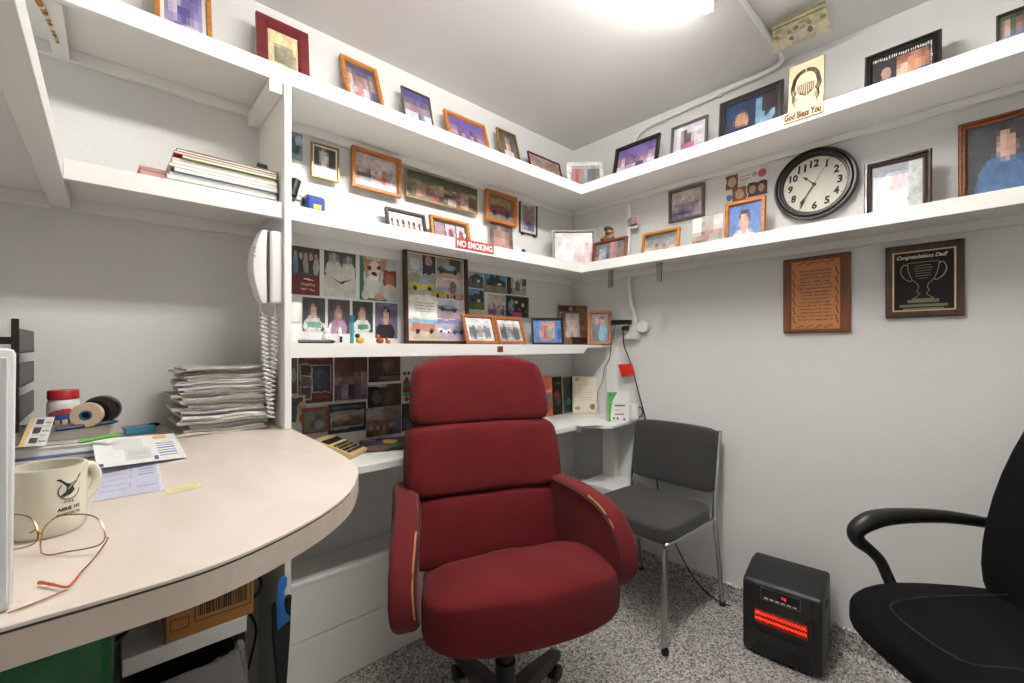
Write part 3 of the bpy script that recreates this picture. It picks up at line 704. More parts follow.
picture('dark-edged family snapshot cut by the right frame edge on top shelf', 'B', [(998, 21), (1062, -10), None, (994, 40)],
        [G_('#6b6f86', '#4f5a3c')] + crowd(['#8fb7dd', '#4b6fae', '#a34c56', '#9fc3e2'], .0, .7) + [MO(0, 0, 1, 1, 10)], off=.09, lean=6, fw=.006, fd=.012, fm=m_charcoal, **U)
LIFT = 0.0
# plaque with a drawn head, and the lettered strip in front of it
m_maple = mat('pale_maple', '#d8c3a0', .5, wood=('#cbb48f', 1.5)); m_ink = mat('burnt_ink', '#2a1d14', .7); m_burn = mat('burnt_brown', '#5a3a1e', .7)
mx, w_, h_ = rect_px([(789.5, 70.3), (824.6, 56.6), (825, 101.5), (790, 111)], 'B', .275, ZU, 5)
pl = empty('portrait_plaque', 'pale wood plaque with line-drawn long-haired bearded head on top shelf', 'plaque', mtx=mx)
box('board', (-w_/2, -.012, 0), (w_/2, 0, h_), m_maple, pl, .001)
b = MB(); rnd = random.Random(4)
cxp, cyp = 0.0, h_*.58; s0 = w_*.38
for lay in range(5):                                          # hair and beard drawn as burnt strokes
    k = .86+.07*lay
    for sg in (-1, 1):
        pts = [V((sg*s0*k*a, -.0126, cyp+s0*k*c)) for a, c in ((.05, 1.05), (.45, .95), (.8, .55), (.92, .05), (1.0, -.45), (.82+.05*rnd.random(), -.9), (1.0-.1*lay*.3, -1.3), (.7, -1.55-.05*lay))]
        b.tube(smooth_path(pts, 3), .0011, 4)
for i in range(9):
    x = -.6+.15*i; b.tube(smooth_path([V((s0*x, -.0126, cyp-s0*(.25-.2*abs(x)))), V((s0*x*.95, -.0126, cyp-s0*.7)), V((s0*x*.6+.002*rnd.random(), -.0126, cyp-s0*(1.3-.4*abs(x))))], 3), .0013, 4)
b.tube(smooth_path([V((-s0*.4, -.0126, cyp-s0*.2)), V((0, -.0126, cyp-s0*.12)), V((s0*.4, -.0126, cyp-s0*.2))], 3), .001, 4)
b.build('burnt_drawing', m_ink, pl)
mx, w_, h_ = rect_px([(783.4, 115.6), (823, 102.5), (824, 112), (783.4, 125)], 'B', D+.0005, None, 0)
gb = empty('blessing_plaque', 'narrow wooden strip lettered God Bless You on the top shelf edge', 'plaque', mtx=mx)
box('board', (-w_/2, -.006, 0), (w_/2, 0, h_), mat('blessing_wood', '#dcc59c', .5), gb, .001)
text('God Bless You', .03, m_burn, gb, (0, -.0063, h_*.5), width=w_*.92, height=h_*.75, bold=.0014, shear=.15)

# ================================================================== MIDDLE SHELF, BACK WALL
sheet('blue-grey picture partly hidden behind the upright panel above middle shelf', 'A', [(284, 128), (303, 133.7), (301.5, 160), (284, 158)], [G_('#8fa0a8', '#6f8c9c'), E_(.6, .5, .3, .3, '#456478'), E_(.8, .7, .2, .2, '#aebcc0')], nx=10, name='wall_picture', cat='picture')
sheet('white note card pinned under the blue-grey picture beside the upright panel', 'A', [(284, 159), (302, 161.5), (302, 178), (284, 176)], [G_('#e4e4e2', '#dededc'), R_(.2, .3, .8, .36, '#b9b9b7'), R_(.2, .5, .8, .56, '#b9b9b7')], nx=14, noise=.02, name='note_card', cat='card')
picture('small thin gold frame with dark portrait hung above middle shelf', 'A', [(310.3, 141), (338, 150.3), (338.6, 183.5), (310.7, 176.6)],
        [R_(0, 0, 1, 1, '#e6e2da'), R_(0, .33, 1, 1, '#4a4140'), E_(.45, .62, .22, .3, '#d7d3d0'), MO(.1, .2, .8, 1, 6)], off=.022, fw=.006, fd=.012, fm=m_gold, mount=.006)
picture('landscape oak frame with crowd photo hung above middle shelf', 'A', [(350.3, 147), (399.5, 160.6), (399, 198.5), (350.7, 187.4)],
        [G_('#d8d3d2', '#b4a6a2'), R_(0, 0, 1, .3, '#dedad6')] + crowd(['#7c4f4a', '#54505e', '#b1948c', '#c05a45', '#b9aaa5'], .2, .45) + [MO(0, .1, 1, .9, 11)], off=.022, fw=.016, fd=.02, fm=m_oak)
picture('long gold-edged panorama of a large group hung above middle shelf', 'A', [(405.4, 168.8), (476.3, 189.3), (476.7, 215), (406, 197)],
        [G_('#7f7a4a', '#35402a'), R_(0, 0, 1, .22, '#8a8350')] + crowd(['#3c2c2a', '#b88d84', '#7f6a5c', '#a64a48', '#52403a', '#b9a9a0', '#7c4d4a', '#c49c92', '#4a3c34'], .15, .45, 9) + crowd(['#5c6a3a', '#a07a6c', '#6c4d43', '#9c8a80', '#3c3c2c', '#8a4640', '#ab9186', '#5a4a3c'], .35, .4, 5) + [MO(0, .1, 1, .9, 16)], off=.022, fw=.003, fd=.008, fm=m_gold, nx=32)
picture('oak frame with vintage red car photo hung above middle shelf', 'A', [(484, 190), (515, 197.7), (514.8, 227.4), (485, 221)],
        [G_('#4a4038', '#7a6a45'), R_(0, .75, 1, 1, '#5c5a35'), R_(.1, .6, .9, .9, '#8d7a4c'), R_(0, 0, 1, .28, '#7d7478'), E_(.5, .38, .42, .16, '#6e2530'), E_(.45, .52, .25, .12, '#7f3038'), E_(.25, .28, .09, .12, '#1c1a1c'), E_(.75, .26, .09, .12, '#1c1a1c')], off=.022, fw=.02, fd=.02, fm=m_oak, nx=26)
sheet('pink-toned portrait photo under the framed vintage car', 'A', [(489, 223.5), (512, 227), (512.5, 250), (489.6, 246)], [R_(0, 0, 1, 1, '#6a5a58'), E_(.5, .35, .38, .5, '#b98781'), E_(.5, .72, .2, .22, '#c99a8e'), R_(.42, .6, .58, .75, '#4a3030'), MO(0, 0, 1, 1, 6)], off=.03, base=ZM, lean=4, thick=.003)
picture('slim dark frame with standing figure hung near the corner above middle shelf', 'A', [(518.4, 199.7), (536, 205), (536, 236.5), (518.8, 232.8)],
        [R_(0, 0, 1, 1, '#cfcac0'), R_(.15, .12, .88, .9, '#8d8a86'), E_(.5, .5, .25, .3, '#8f5f58'), R_(.35, .15, .85, .4, '#4a5a8c'), MO(.1, .1, .9, .9, 6)], fw=.006, fd=.012, fm=m_charcoal, feet=True)
picture('low dark frame with a row of small portraits standing on middle shelf', 'A', [(384, 208.3), (423.5, 216.6), (424, 229), (385.5, 220.6)],
        [R_(0, 0, 1, 1, '#d9c9c4')] + [E_(.1+.16*i, .45, .05, .16, '#8a5a52') for i in range(6)] + [E_(.1+.16*i, .68, .04, .1, '#4a3834') for i in range(6)], off=.08, base=ZM, lean=14, fw=.012, fm=m_charcoal, nx=30)
picture('oak frame with three portraits in dark mat standing on middle shelf', 'A', [(428.8, 216), (468, 224.5), (467.5, 238), (429.4, 230)],
        [R_(0, 0, 1, 1, '#2f2a2c'), R_(.06, .08, .34, .92, '#8d7f96'), R_(.37, .08, .66, .92, '#b5a5b5'), R_(.69, .08, .95, .92, '#ccc0c4'), E_(.2, .5, .08, .25, '#a47a6c'), E_(.51, .5, .08, .25, '#7c4a4e'), E_(.82, .5, .08, .25, '#8c4a46')], off=.10, base=ZM, lean=12, fw=.014, fm=m_oak2, nx=24)
picture('large grey frame with blurred group standing in the middle shelf corner', 'A', [(551.6, 231), (595.5, 230), (594.5, 262), (552.5, 262)],
        [G_('#c9b4b6', '#bdb5b5')] + crowd(['#b7a3a6', '#dcd4d6', '#a88d92', '#c4a7ab'], .2, .5) + [MO(0, 0, 1, 1, 10)], off=.18, base=ZM, lean=6, yaw=-45, fw=.015, fd=.014, fm=mat('grey_frame', '#6d6d69', .45))
picture('brown wood frame with couple photo on middle shelf in front of the dried flowers', 'B', [(595.5, 243), (628.7, 237), (627, 252.5), (593.5, 260)],
        [G_('#6a6264', '#5f6a6c'), R_(.1, .1, .35, .8, '#aeb4c4'), R_(.5, 0, .72, 1, '#b77f84'), R_(.75, 0, 1, .8, '#7a6d60'), MO(0, 0, 1, 1, 8)], off=.17, base=ZM, lean=8, fw=.013, fm=m_brownw)
# small toys on the middle shelf beside the upright
ty = empty('toy_engine', 'small blue and silver toy engine on middle shelf next to upright panel', 'toy', PA(306, 203, -.2).to_2d().to_3d()+V((0, 0, ZM))); ty.scale = (1.25, 1.2, 1.25)
box('body', (-.005, -.03, .002), (.042, .03, .052), mat('toy_blue', '#1e3a8c', .35), ty, .006)
box('roof', (-.002, -.026, .052), (.036, .026, .06), mat('toy_white', '#d9d9de', .4), ty, .003)
box('badge', (.010, -.0316, .018), (.03, -.0298, .03), mat('toy_yellow', '#d7c832', .4), ty)
for x, z, r in ((-.022, .022, .020), (-.040, .020, .018), (-.018, .042, .014)):
    b = MB(); b.lathe([(0, -.028), (r*.5, -.028), (r, -.022), (r, .0), (r*.6, .004), (0, .004)], (x, 0, z), 16, M.Rotation(-PI/2, 3, 'X') @ M.Rotation(PI, 3, 'X')); b.build('wheel', m_steel, ty, True)
b = MB(); b.tube([(-.040, -.015, .045), (-.028, -.015, .088)], [.012, .012], 10); b.build('funnel', m_black, ty, True)
fg = empty('figurine', 'tiny black and white figurine on middle shelf under the slim dark frame', 'figurine', V((PA(522, 250, -.2).x, -.2, ZM)))
b = MB(); b.lathe([(0, 0), (.014, 0), (.016, .012), (.009, .026), (.012, .036), (.007, .046), (0, .048)], (-.02, 0, 0), 12); b.build('white_half', m_white, fg, True)
b = MB(); b.lathe([(0, 0), (.012, 0), (.014, .012), (.008, .026), (.011, .036), (.006, .043), (0, .045)], (.01, 0, 0), 12); b.build('black_half', m_black, fg, True)
p = PA(536, 252, -.16); b = MB(); b.box((p.x-.055, -.19, ZM), (p.x+.055, -.13, ZM+.034), .003); b.build('trinket_box', m_walnut, label='low dark wooden trinket box on middle shelf before the grey frame', cat='box')

# ================================================================== MIDDLE SHELF, RIGHT WALL
# dried flower arrangement
df = empty('dried_flowers', 'dried brown flower arrangement in a dark round vase at middle shelf corner', 'plant', V((-.075, -.315, ZM)))
b = MB(); b.lathe([(0, 0), (.03, 0), (.048, .025), (.05, .05), (.035, .075), (.022, .082), (.020, .078)], (0, 0, 0), 20); b.build('vase', mat('vase_dark', '#33363c', .3), df, True)
rnd = random.Random(11); fl = [mat('dry_%d' % i, c, .8) for i, c in enumerate(('#b79a72', '#6a4a2a', '#4a3a26', '#a9835a', '#8c6a2e'))]
for i in range(42):
    a = rnd.uniform(0, 2*PI); r = rnd.uniform(.0, .045); z = .085+rnd.uniform(0, .15); r *= 1.3-(z-.085)/.16
    q = MB(); c = V((r*math.cos(a), r*math.sin(a)-.0, z)); q.pillow((.024, .024, .02), c, (2, 2, 2), 2, lambda p, qq: p*(1+rnd.uniform(-.3, .3))); q.build('dried_bloom', fl[rnd.randrange(5)], df)
b = MB()
for i in range(9):
    a = rnd.uniform(0, 2*PI); b.tube([(0, 0, .07), (.012*math.cos(a), .012*math.sin(a), .15), (.02*math.cos(a), .02*math.sin(a), .20+.03*rnd.random())], .0016, 4)
b.build('stem', fl[4], df)
sheet('small pink snapshot clipped to the conduit above middle shelf', 'B', [(626.5, 217.5), (638.5, 215.5), (638.5, 227.5), (627.5, 229.5)], [R_(0, 0, 1, 1, '#e2dedd'), R_(.1, .15, .9, .9, '#8a8a86'), R_(.45, .3, .9, .95, '#c08a90'), R_(.3, .15, .9, .35, '#4a3c44')], off=.045, nx=8, name='snapshot', cat='photo', thick=.002)
picture('small honey oak landscape frame standing alone on middle shelf right of conduit', 'B', [(644.3, 235), (681, 227.7), (679.7, 246), (642.6, 252)],
        [G_('#c0b9ae', '#3f5560')] + crowd(['#e3dccf', '#d6cdb8', '#7d7a6c', '#cfc7b6'], 0, .55) + [MO(0, 0, 1, .8, 9)], off=.14, base=ZM, lean=10, fw=.014, fm=m_oak2)
picture('pewter landscape frame with violet group hung above middle shelf', 'B', [(669.6, 192.3), (705, 183), (705.5, 215.5), (670, 224)],
        [G_('#c3b7b4', '#cdbfb8'), R_(.1, .15, .9, .6, '#8d7f9c')] + crowd(['#5a4a84', '#443a70', '#6a5a90', '#b7a9b6'], .1, .4) + [MO(0, 0, 1, 1, 9)], fw=.014, fd=.016, fm=m_silverframe)
sheet('irregular group cut-out photo standing on middle shelf beside the blue-backed portrait', 'B', [(693, 219), (723, 214), (723, 238), (693, 244)],
      [G_('#8d6a60', '#b3a8a4')] + crowd(['#8f4a44', '#5c6a70', '#c08a7c', '#7fa09c'], .0, .6) + [R_(0, .55, .3, 1, '#d6d6d4'), R_(.7, .65, 1, 1, '#d0d0ce'), MO(0, 0, 1, 1, 7)], off=.16, base=ZM, lean=6, thick=.003, name='cut_out_photo')
sheet('holiday photo card with ornament drawings pinned left of the clock', 'B', [(724.4, 175.5), (768.2, 164.4), (768.5, 197), (726, 207)],
      [R_(0, 0, 1, 1, '#dfdcd4'), R_(.03, .52, .32, .95, '#7a3c22'), E_(.17, .72, .1, .16, '#b9a48c'), R_(.18, .1, .52, .5, '#8a4a28'), E_(.35, .3, .1, .16, '#c9a184'), R_(.54, .12, .98, .55, '#4a2418'), E_(.65, .35, .07, .12, '#b98a70'), E_(.85, .35, .07, .12, '#c09880'), E_(.70, .8, .06, .08, '#8fae8a'), E_(.87, .78, .1, .12, '#c0596a'), R_(.35, .7, .62, .74, '#a98a6a'), R_(.35, .8, .62, .84, '#a98a6a'), E_(.1, .25, .07, .1, '#4a7fb0')], nx=34, noise=.05, name='greeting_card', cat='card')
picture('oak frame with portrait on blue backdrop standing left of the clock', 'B', [(726.4, 205), (766.7, 196), (765.7, 230), (726.4, 236)],
        [G_('#5f84c0', '#4a70b4')] + [E_(.45, .1, .38, .22, '#d9dde6'), E_(.47, .62, .19, .24, '#3c2c28'), E_(.47, .48, .16, .26, '#c2988a'), MO(.22, .2, .75, .95, 7)], off=.12, base=ZM, lean=4, fw=.016, fd=.018, fm=m_oak)
picture('mahogany ridged frame with pale washed-out photo right of the clock', 'B', [(866, 166), (933.4, 148.2), (931.4, 199.2), (864, 211.3)],
        [G_('#e9e6e6', '#8e97a8'), R_(0, .82, 1, 1, '#6f7484'), R_(.72, 0, 1, 1, '#a8aba8'), E_(.35, .4, .3, .4, '#f1eeee'), R_(.35, .5, .65, .8, '#d0aaae'), R_(.05, 0, .7, .45, '#f4f2f2'), MO(.3, .3, .8, .85, 8)], off=.10, base=ZM, lean=4, fw=.022, fd=.022, fm=m_mahog, mount=.003, mm=m_silverframe, prof='ridge')
picture('large brown wood frame with blue-shirted portrait at the right end of middle shelf', 'B', [(958.8, 127.3), (1066, 98), None, (957.4, 193.4)],
        [G_('#2b2a30', '#3c3a42'), E_(.5, .1, .42, .5, '#2f4f7d'), E_(.42, .28, .3, .3, '#3c618f'), E_(.48, .75, .15, .2, '#33241f'), E_(.48, .70, .11, .17, '#bd9484'), E_(.85, .3, .18, .2, '#8a5a62'), E_(.8, .34, .1, .1, '#4a6ab0'), E_(.9, .26, .08, .08, '#b04a4e'), MO(.3, .5, .68, .95, 7)], off=.04, base=ZM, lean=1, fw=.022, fd=.022, fm=m_brownw, nx=30, prof='ridge')
# round wall clock
cc = PB(814.5, 184.5, -.02)
cl = empty('wall_clock', 'round black ridged clock with cream face standing on middle shelf', 'clock', mtx=M.Translation((-.012, cc.y, cc.z)) @ M.Rotation(-PI/2, 4, 'Z'))
RY = M.Rotation(PI/2, 3, 'X')                                    # lathe axis -> local -y (towards room)
zt_, zb_ = PB(815, 145.4, -.03).z, PB(815, 222, -.03).z; RR = (PB(772, 190, -.03)-PB(857.5, 175, -.03)).length/2*.985
b = MB(); b.lathe([(0, 0), (RR*.95, 0), (RR, .008), (RR, .018), (RR*.965, .03), (RR*.92, .030), (RR*.905, .024), (RR*.875, .032), (RR*.83, .032), (RR*.81, .024), (RR*.78, .024), (RR*.755, .014)], (0, 0, 0), 56, RY); b.build('rim', mat('clock_black', '#1b1917', .35), cl, True)
b = MB(); b.lathe([(0, .008), (RR*.78, .008), (RR*.78, .0105), (0, .0105)], (0, 0, 0), 56, RY); b.build('dial', mat('clock_face', '#dcd9cd', .6, var=(14, '#d2cec0', .6)), cl)
for i in range(1, 13):
    a = math.radians(30*i); text(str(i), RR*.26, m_ink, cl, (RR*.585*math.sin(a), -.0109, RR*.585*math.cos(a)), bold=.0015, shear=.10, height=RR*.21, width=RR*(.13 if i < 10 and i != 1 else (.06 if i == 1 else .22)), name='numeral').rotation_euler = (PI/2, math.radians(0), 0)
    tk = MB(); tk.box((-.0012, -.0112, RR*.70), (.0012, -.0105, RR*.73)); o = tk.build('minute_mark', m_ink, cl); o.rotation_euler = (0, a, 0)
def hand(name, deg, L_, wd, y, tail=.0, spade=True):
    q = MB(); pts = [(-wd, -tail), (wd, -tail), (wd*.7, L_*.6), (wd*2.2 if spade else wd*.6, L_*.72), (0, L_), (-(wd*2.2 if spade else wd*.6), L_*.72), (-wd*.7, L_*.6)]
    q.prism(pts, y-.001, y, lambda a, c, h: V((a, h, c))); o = q.build(name, m_black, cl); o.rotation_euler = (0, math.radians(deg), 0)
hand('hour_hand', 316, RR*.38, .0024, -.014); hand('minute_hand', 213, RR*.66, .0022, -.0165); hand('second_hand', 32, RR*.72, .0008, -.0185, RR*.12, False)
b = MB(); b.lathe([(0, .011), (.006, .011), (.006, .02), (0, .021)], (0, 0, 0), 12, RY); b.build('hub', m_black, cl, True)

# ================================================================== PLAQUES ON THE RIGHT WALL
mx, w_, h_ = rect_px([(784, 260.5), (851, 252.3), (852, 332.4), (784.6, 333)], 'B'); mx.translation.x -= .001
pq = empty('wooden_plaque', 'brown wood plaque with copper panel of verse on right wall', 'plaque', mtx=mx)
box('board', (-w_/2, -.018, 0), (w_/2, 0, h_), mat('plaque_wood', '#7a4320', .4, wood=('#5f3115', 2.2, (40, 40, 4))), pq, .004)
m_cop = mat('copper_sheet', '#b5784a', .45, metal=.25, bump=(160, .25)); cw, ch, cz = w_*.72, h_*.90, h_*.045
pc = box('copper_panel', (-cw/2, -.0205, cz), (cw/2, -.018, cz+ch), m_cop, pq, .001)
b = MB(); m_emb = mat('copper_dark', '#34190c', .6)
def wavy(p0, p1, n, amp):
    p0 = V(p0); p1 = V(p1); d = (p1-p0); nn = V((-d.z, 0, d.x)).normalized()
    for k in range(n):
        a = p0+d*((k+.08)/n); c = p0+d*((k+.92)/n); b.tube(smooth_path([a-nn*amp*.8, a+(c-a)*.3-nn*amp*.2, a+(c-a)*.7+nn*amp*.5, c+nn*amp*.2], 3), .0013, 4)
y_ = -.021; ex = cw/2-.010
wavy((-ex+.012, y_, cz+ch-.011), (ex-.006, y_, cz+ch-.011), 4, .008); wavy((-ex+.006, y_, cz+.011), (ex-.012, y_, cz+.011), 4, .008)
wavy((-ex, y_, cz+.02), (-ex, y_, cz+ch-.03), 6, .006); wavy((ex, y_, cz+.02), (ex, y_, cz+ch-.03), 6, .006)
b.build('embossed_border', m_emb, pc)
VERSE = ['This is the Beginning', 'of a New Day. God has', 'given me this day to', 'use as I will. I can', 'waste it or grow in its', 'light and be of service', 'to others. But what I', 'do with this day is', 'important because I', 'have exchanged a day', 'of my life for it. When', 'tomorrow comes, today', 'will be gone forever.', 'I hope I will not regret', 'the price I paid for it.']
for i, L_ in enumerate(VERSE): text(L_, .011, m_emb, pc, (0, -.0208, cz+ch*.845-i*ch*.0505), width=cw*.72*(len(L_)/23.5), height=ch*.030, bold=.00025, name='verse_line')
mx, w_, h_ = rect_px([(885.4, 248.7), (965, 238.7), (965.5, 316.2), (886.5, 318.4)], 'B'); mx.translation.x -= .001
tq = empty('trophy_plaque', 'dark walnut plaque with gold-edged black plate and engraved trophy cup', 'plaque', mtx=mx)
box('board', (-w_/2, -.018, 0), (w_/2, 0, h_), mat('trophy_board', '#4f3222', .35, wood=('#2c1a10', 2.2, (40, 40, 4))), tq, .004)
m_pg = mat('plate_gold', '#c9b083', .35, metal=.6); pw, ph, pz = w_*.80, h_*.82, h_*.085
box('gold_edge', (-pw/2, -.0195, pz), (pw/2, -.018, pz+ph), m_pg, tq); tp_ = box('black_plate', (-pw/2+.005, -.0205, pz+.005), (pw/2-.005, -.0195, pz+ph-.005), mat('plate_black', '#08080a', .35, spec=.25), tq)
text('Congratulations Dad!', .016, mat('engraved_pale', '#e8dcc0', .4), tp_, (-.004, -.0208, pz+ph*.895), width=pw*.80, height=ph*.085, shear=.35, bold=.0003)
b = MB(); u_ = pw*.5; zz = pz; Y = -.0212
def cup(pts, r=.0012, n=3, close=False): b.tube(smooth_path([V((a*u_, Y, zz+c*ph)) for a, c in pts], n), r, 4)
cup([(-.5, .80), (-.46, .66), (-.34, .52), (-.18, .45), (-.14, .38), (-.2, .33), (-.1, .28), (-.34, .20)]); cup([(.5, .80), (.46, .66), (.34, .52), (.18, .45), (.14, .38), (.2, .33), (.1, .28), (.34, .20)])
cup([(-.5, .80), (0, .805), (.5, .80)]); cup([(-.34, .20), (.34, .20)]); cup([(-.5, .76), (-.62, .78), (-.72, .68), (-.62, .56), (-.42, .50), (-.34, .52)], .0018); cup([(.5, .76), (.62, .78), (.72, .68), (.62, .56), (.42, .50), (.34, .52)], .0018)
for i, wd in enumerate((.5, .6, .55, .5, .5, .3)): cup([(-wd*.5, .745-.042*i), (wd*.5, .75-.042*i)], .0009)
b.build('engraved_cup', mat('engraved_gold', '#b7a67c', .4, metal=.4), tp_)
for i, (wd, z, hh) in enumerate(((.62, .125, .05), (.95, .055, .04), (.8, .005, .03))): box('engraved_bar', (-wd*u_*.8, -.0209, zz+ph*(z+.015)), (wd*u_*.8, -.0205, zz+ph*(z+.015+hh)), mat('engraved_dull', '#77705c', .5), tp_)

# ================================================================== LOWEST SHELF AND THE WALL ABOVE IT
sheet('dark red holiday card with group photo pinned next to upright above lowest shelf', 'A', [(290.6, 244.8), (319.6, 248.4), (319.3, 295.6), (291.4, 294.4)],
      [R_(0, 0, 1, 1, '#6f191c'), R_(0, .4, 1, 1, '#4a463c')] + [E_(.15+.18*i, .62, .1, .18, c) for i, c in enumerate(('#5f7ba0', '#2c2a2c', '#8a8d90', '#3a3434', '#b9b1a8'))] + [E_(.15+.18*i, .8, .06, .08, '#a98a7c') for i in range(5)] + [R_(.42, .31, .8, .34, '#d8c9b8'), R_(.35, .2, .85, .25, '#b08a3c'), R_(.3, .1, .85, .12, '#c9a9a0')], nx=28, name='greeting_card', cat='card')
sheet('black and white photo of two figures in white pinned above lowest shelf', 'A', [(323.3, 250), (355.9, 254), (355, 298), (324.5, 295.6)],
      [R_(0, 0, 1, 1, '#4a4946'), R_(0, 0, 1, .45, '#cfccc4'), E_(.3, .55, .26, .27, '#cfcbc2'), E_(.76, .55, .22, .24, '#cfcbc2'), E_(.3, .84, .12, .12, '#a8a29a'), E_(.76, .82, .11, .11, '#9a948c'), P_([(.1, .45), (.5, .33), (.9, .42), (.55, .28)], '#35322e'), MO(.15, .7, .9, .95, 7)], nx=24, noise=.06)
sheet('card with a brown and white puppy and small red inset pinned above lowest shelf', 'A', [(359.9, 253), (397, 257.7), (396, 302), (359, 300)],
      [R_(0, 0, 1, 1, '#c2c9c6'), P_([(0, 1), (.12, 1), (.1, .2), (.35, .05), (.7, .06), (.7, 0), (0, 0)], '#2f7a5c'), P_([(.05, .98), (.2, .88), (.5, .86), (.72, .95), (.7, .75), (.58, .62), (.5, .4), (.2, .4), (.12, .65)], '#b98a66'), E_(.38, .66, .17, .2, '#d9cbbb'), E_(.25, .7, .06, .05, '#4a3428'), E_(.5, .72, .05, .05, '#3a2a22'), E_(.37, .57, .07, .06, '#1f1a1a'), E_(.33, .3, .2, .26, '#d5d6d2'), R_(.25, .44, .5, .52, '#e6e6e4'), P_([(.62, .7), (.98, .68), (.98, .3), (.62, .3)], '#93402c'), E_(.8, .48, .12, .14, '#b0705a'), E_(.8, .28, .2, .1, '#d8cdbd'), E_(.15, .12, .1, .1, '#d8cbbd'), E_(.52, .1, .14, .08, '#c9a184')], nx=34, noise=.06, name='puppy_card', cat='card')
for i, (px, bg, tp, hair, ex, lab) in enumerate((
        ([(302.2, 297.2), (325, 298.3), (324.8, 331.8), (302.4, 330.2)], '#3f4344', '#d3d8d3', '#5c4234', [R_(.2, .1, .8, .28, '#6a9a8a')], 'school portrait in white and green shirt, leftmost of four above lowest shelf'),
        ([(327.7, 299.3), (349.8, 300.2), (349.5, 334), (327.7, 333)], '#4a4446', '#a884a0', '#6a4a3a', [], 'school portrait in mauve top, second of four above lowest shelf'),
        ([(352.3, 301.2), (372.8, 302), (372.5, 332.5), (352.3, 332)], '#37393b', '#cdd3cf', '#4a3428', [R_(.25, .1, .75, .25, '#4a8a6a')], 'school portrait with green-lettered shirt, third of four above lowest shelf'),
        ([(374.9, 302.5), (397.3, 303.5), (397, 338.6), (375, 338)], '#6a6682', '#1d1b20', '#2a1e1c', [], 'school portrait on lavender backdrop, rightmost of four above lowest shelf'))):
    sheet(lab, 'A', px, [R_(0, 0, 1, 1, bg), E_(.45, .16, .42, .28, tp)] + ex + [E_(.47, .66, .2, .2, hair), E_(.46, .58, .15, .2, '#c79a88'), MO(.2, .3, .75, .9, 7)], nx=22, group='school portraits above lowest shelf')
mgp = PA(291, 339, -.13)
def mugmesh(r=.04, h=.085, t=.003):
    b = MB(); b.lathe([(0, 0), (r*.86, 0), (r*.97, .006), (r, .02), (r, h), (r-t, h), (r-t, .02), (r-t*2, .008), (0, .006)], (0, 0, 0), 24); return b
for i, lab in enumerate(('white china cup at the bottom of a pair next to upright on lowest shelf', 'white china cup stacked on top of another next to upright on lowest shelf')):
    cu_ = empty('china_cup', lab, 'cup', (-1.678, -.10-.005*i, ZL+i*.072), .6+.3*i, group='stacked cups')
    mugmesh(.038, .070).build('cup_body', m_white, cu_, True)
    b = MB(); b.tube(smooth_path([(.035, 0, .058), (.056, 0, .055), (.060, 0, .035), (.050, 0, .018), (.035, 0, .015)], 4), .0042, 8); b.build('handle', m_white, cu_, True)
def lie(name, label, cat, p, q, r, m, z, cap=None):
    t = empty(name, label, cat, (p.x, p.y, z)); d = V((q.x-p.x, q.y-p.y, 0))
    b = MB(); b.tube([(0, 0, r), d*.72+V((0, 0, r))], r, 8); b.build('barrel', m, t, True)
    b = MB(); b.tube([d*.70+V((0, 0, r)), d*.92+V((0, 0, r)), d+V((0, 0, r))], [r*1.12, r*1.12, r*.4], 8); b.build('cap', cap or m, t, True); return t
lie('marker_pen', 'black marker pen lying on lowest shelf below the leftmost school portrait', 'pen', V((-1.70, -.272, 0)), V((-1.58, -.262, 0)), .0055, m_black, ZL)
rb = empty('rabbit_figurine', 'white china rabbit figurine on lowest shelf', 'figurine', V((PA(327, 339, -.24).x, -.24, ZL)))
b = MB(); b.lathe([(0, 0), (.014, 0), (.018, .01), (.016, .026), (.010, .034)], (0, 0, 0), 16); b.build('body', m_white, rb, True)
b = MB(); b.pillow((.026, .024, .024), (0, -.002, .040), (2, 2, 2), 3); b.build('head', m_white, rb, 'all')
for s2 in (-1, 1):
    b = MB(); b.tube([(s2*.006, 0, .048), (s2*.010, 0, .058), (s2*.013, 0, .068)], [.003, .0045, .002], 8); b.build('ear', m_white, rb, True)
for i, (s2) in enumerate((-1, 1)):
    b = MB(); b.pillow((.003, .002, .003), (s2*.005, -.0140, .043), (2, 2, 2), 1); b.build('eye', m_black, rb)
bt_ = empty('glue_bottle', 'tiny white bottle with pointed cap between rabbit and teal tube', 'bottle', V((PA(340, 340, -.25).x, -.25, ZL)))
b = MB(); b.lathe([(0, 0), (.009, 0), (.009, .028), (.005, .034), (.005, .037)], (0, 0, 0), 14); b.build('body', m_white, bt_, True)
b = MB(); b.lathe([(.006, .036), (.006, .044), (.002, .056), (0, .057)], (0, 0, 0), 12); b.build('cap', m_white, bt_, True)
box('label', (-.0045, -.0096, .003), (.0045, -.0088, .024), m_black, bt_)
tb = empty('teal_tube', 'slim teal tube standing upright on lowest shelf', 'tube', V((PA(352, 340, -.25).x, -.25, ZL)))
m_teal = mat('teal', '#3a8a9a', .35); b = MB(); b.lathe([(0, 0), (.0065, 0), (.0065, .075), (.005, .078)], (0, 0, 0), 14); b.build('body', m_teal, tb, True)
b = MB(); b.lathe([(.0072, .074), (.0072, .098), (.004, .101), (0, .101)], (0, 0, 0), 14); b.build('cap', mat('teal_dark', '#2c6f86', .3), tb, True)
def critter(label, px, m1, m2, s=1.0):
    t = empty('figurine', label, 'figurine', V((PA(px, 340, -.25).x, -.25, ZL)))
    b = MB(); b.pillow((.026*s, .018*s, .020*s), (0, 0, .010*s), (2.4, 2.4, 2.4), 3); b.build('body', m1, t, 'all')
    b = MB(); b.pillow((.015*s, .014*s, .014*s), (-.009*s, -.002, .024*s), (2.2, 2.2, 2.2), 3); b.build('head', m2, t, 'all')
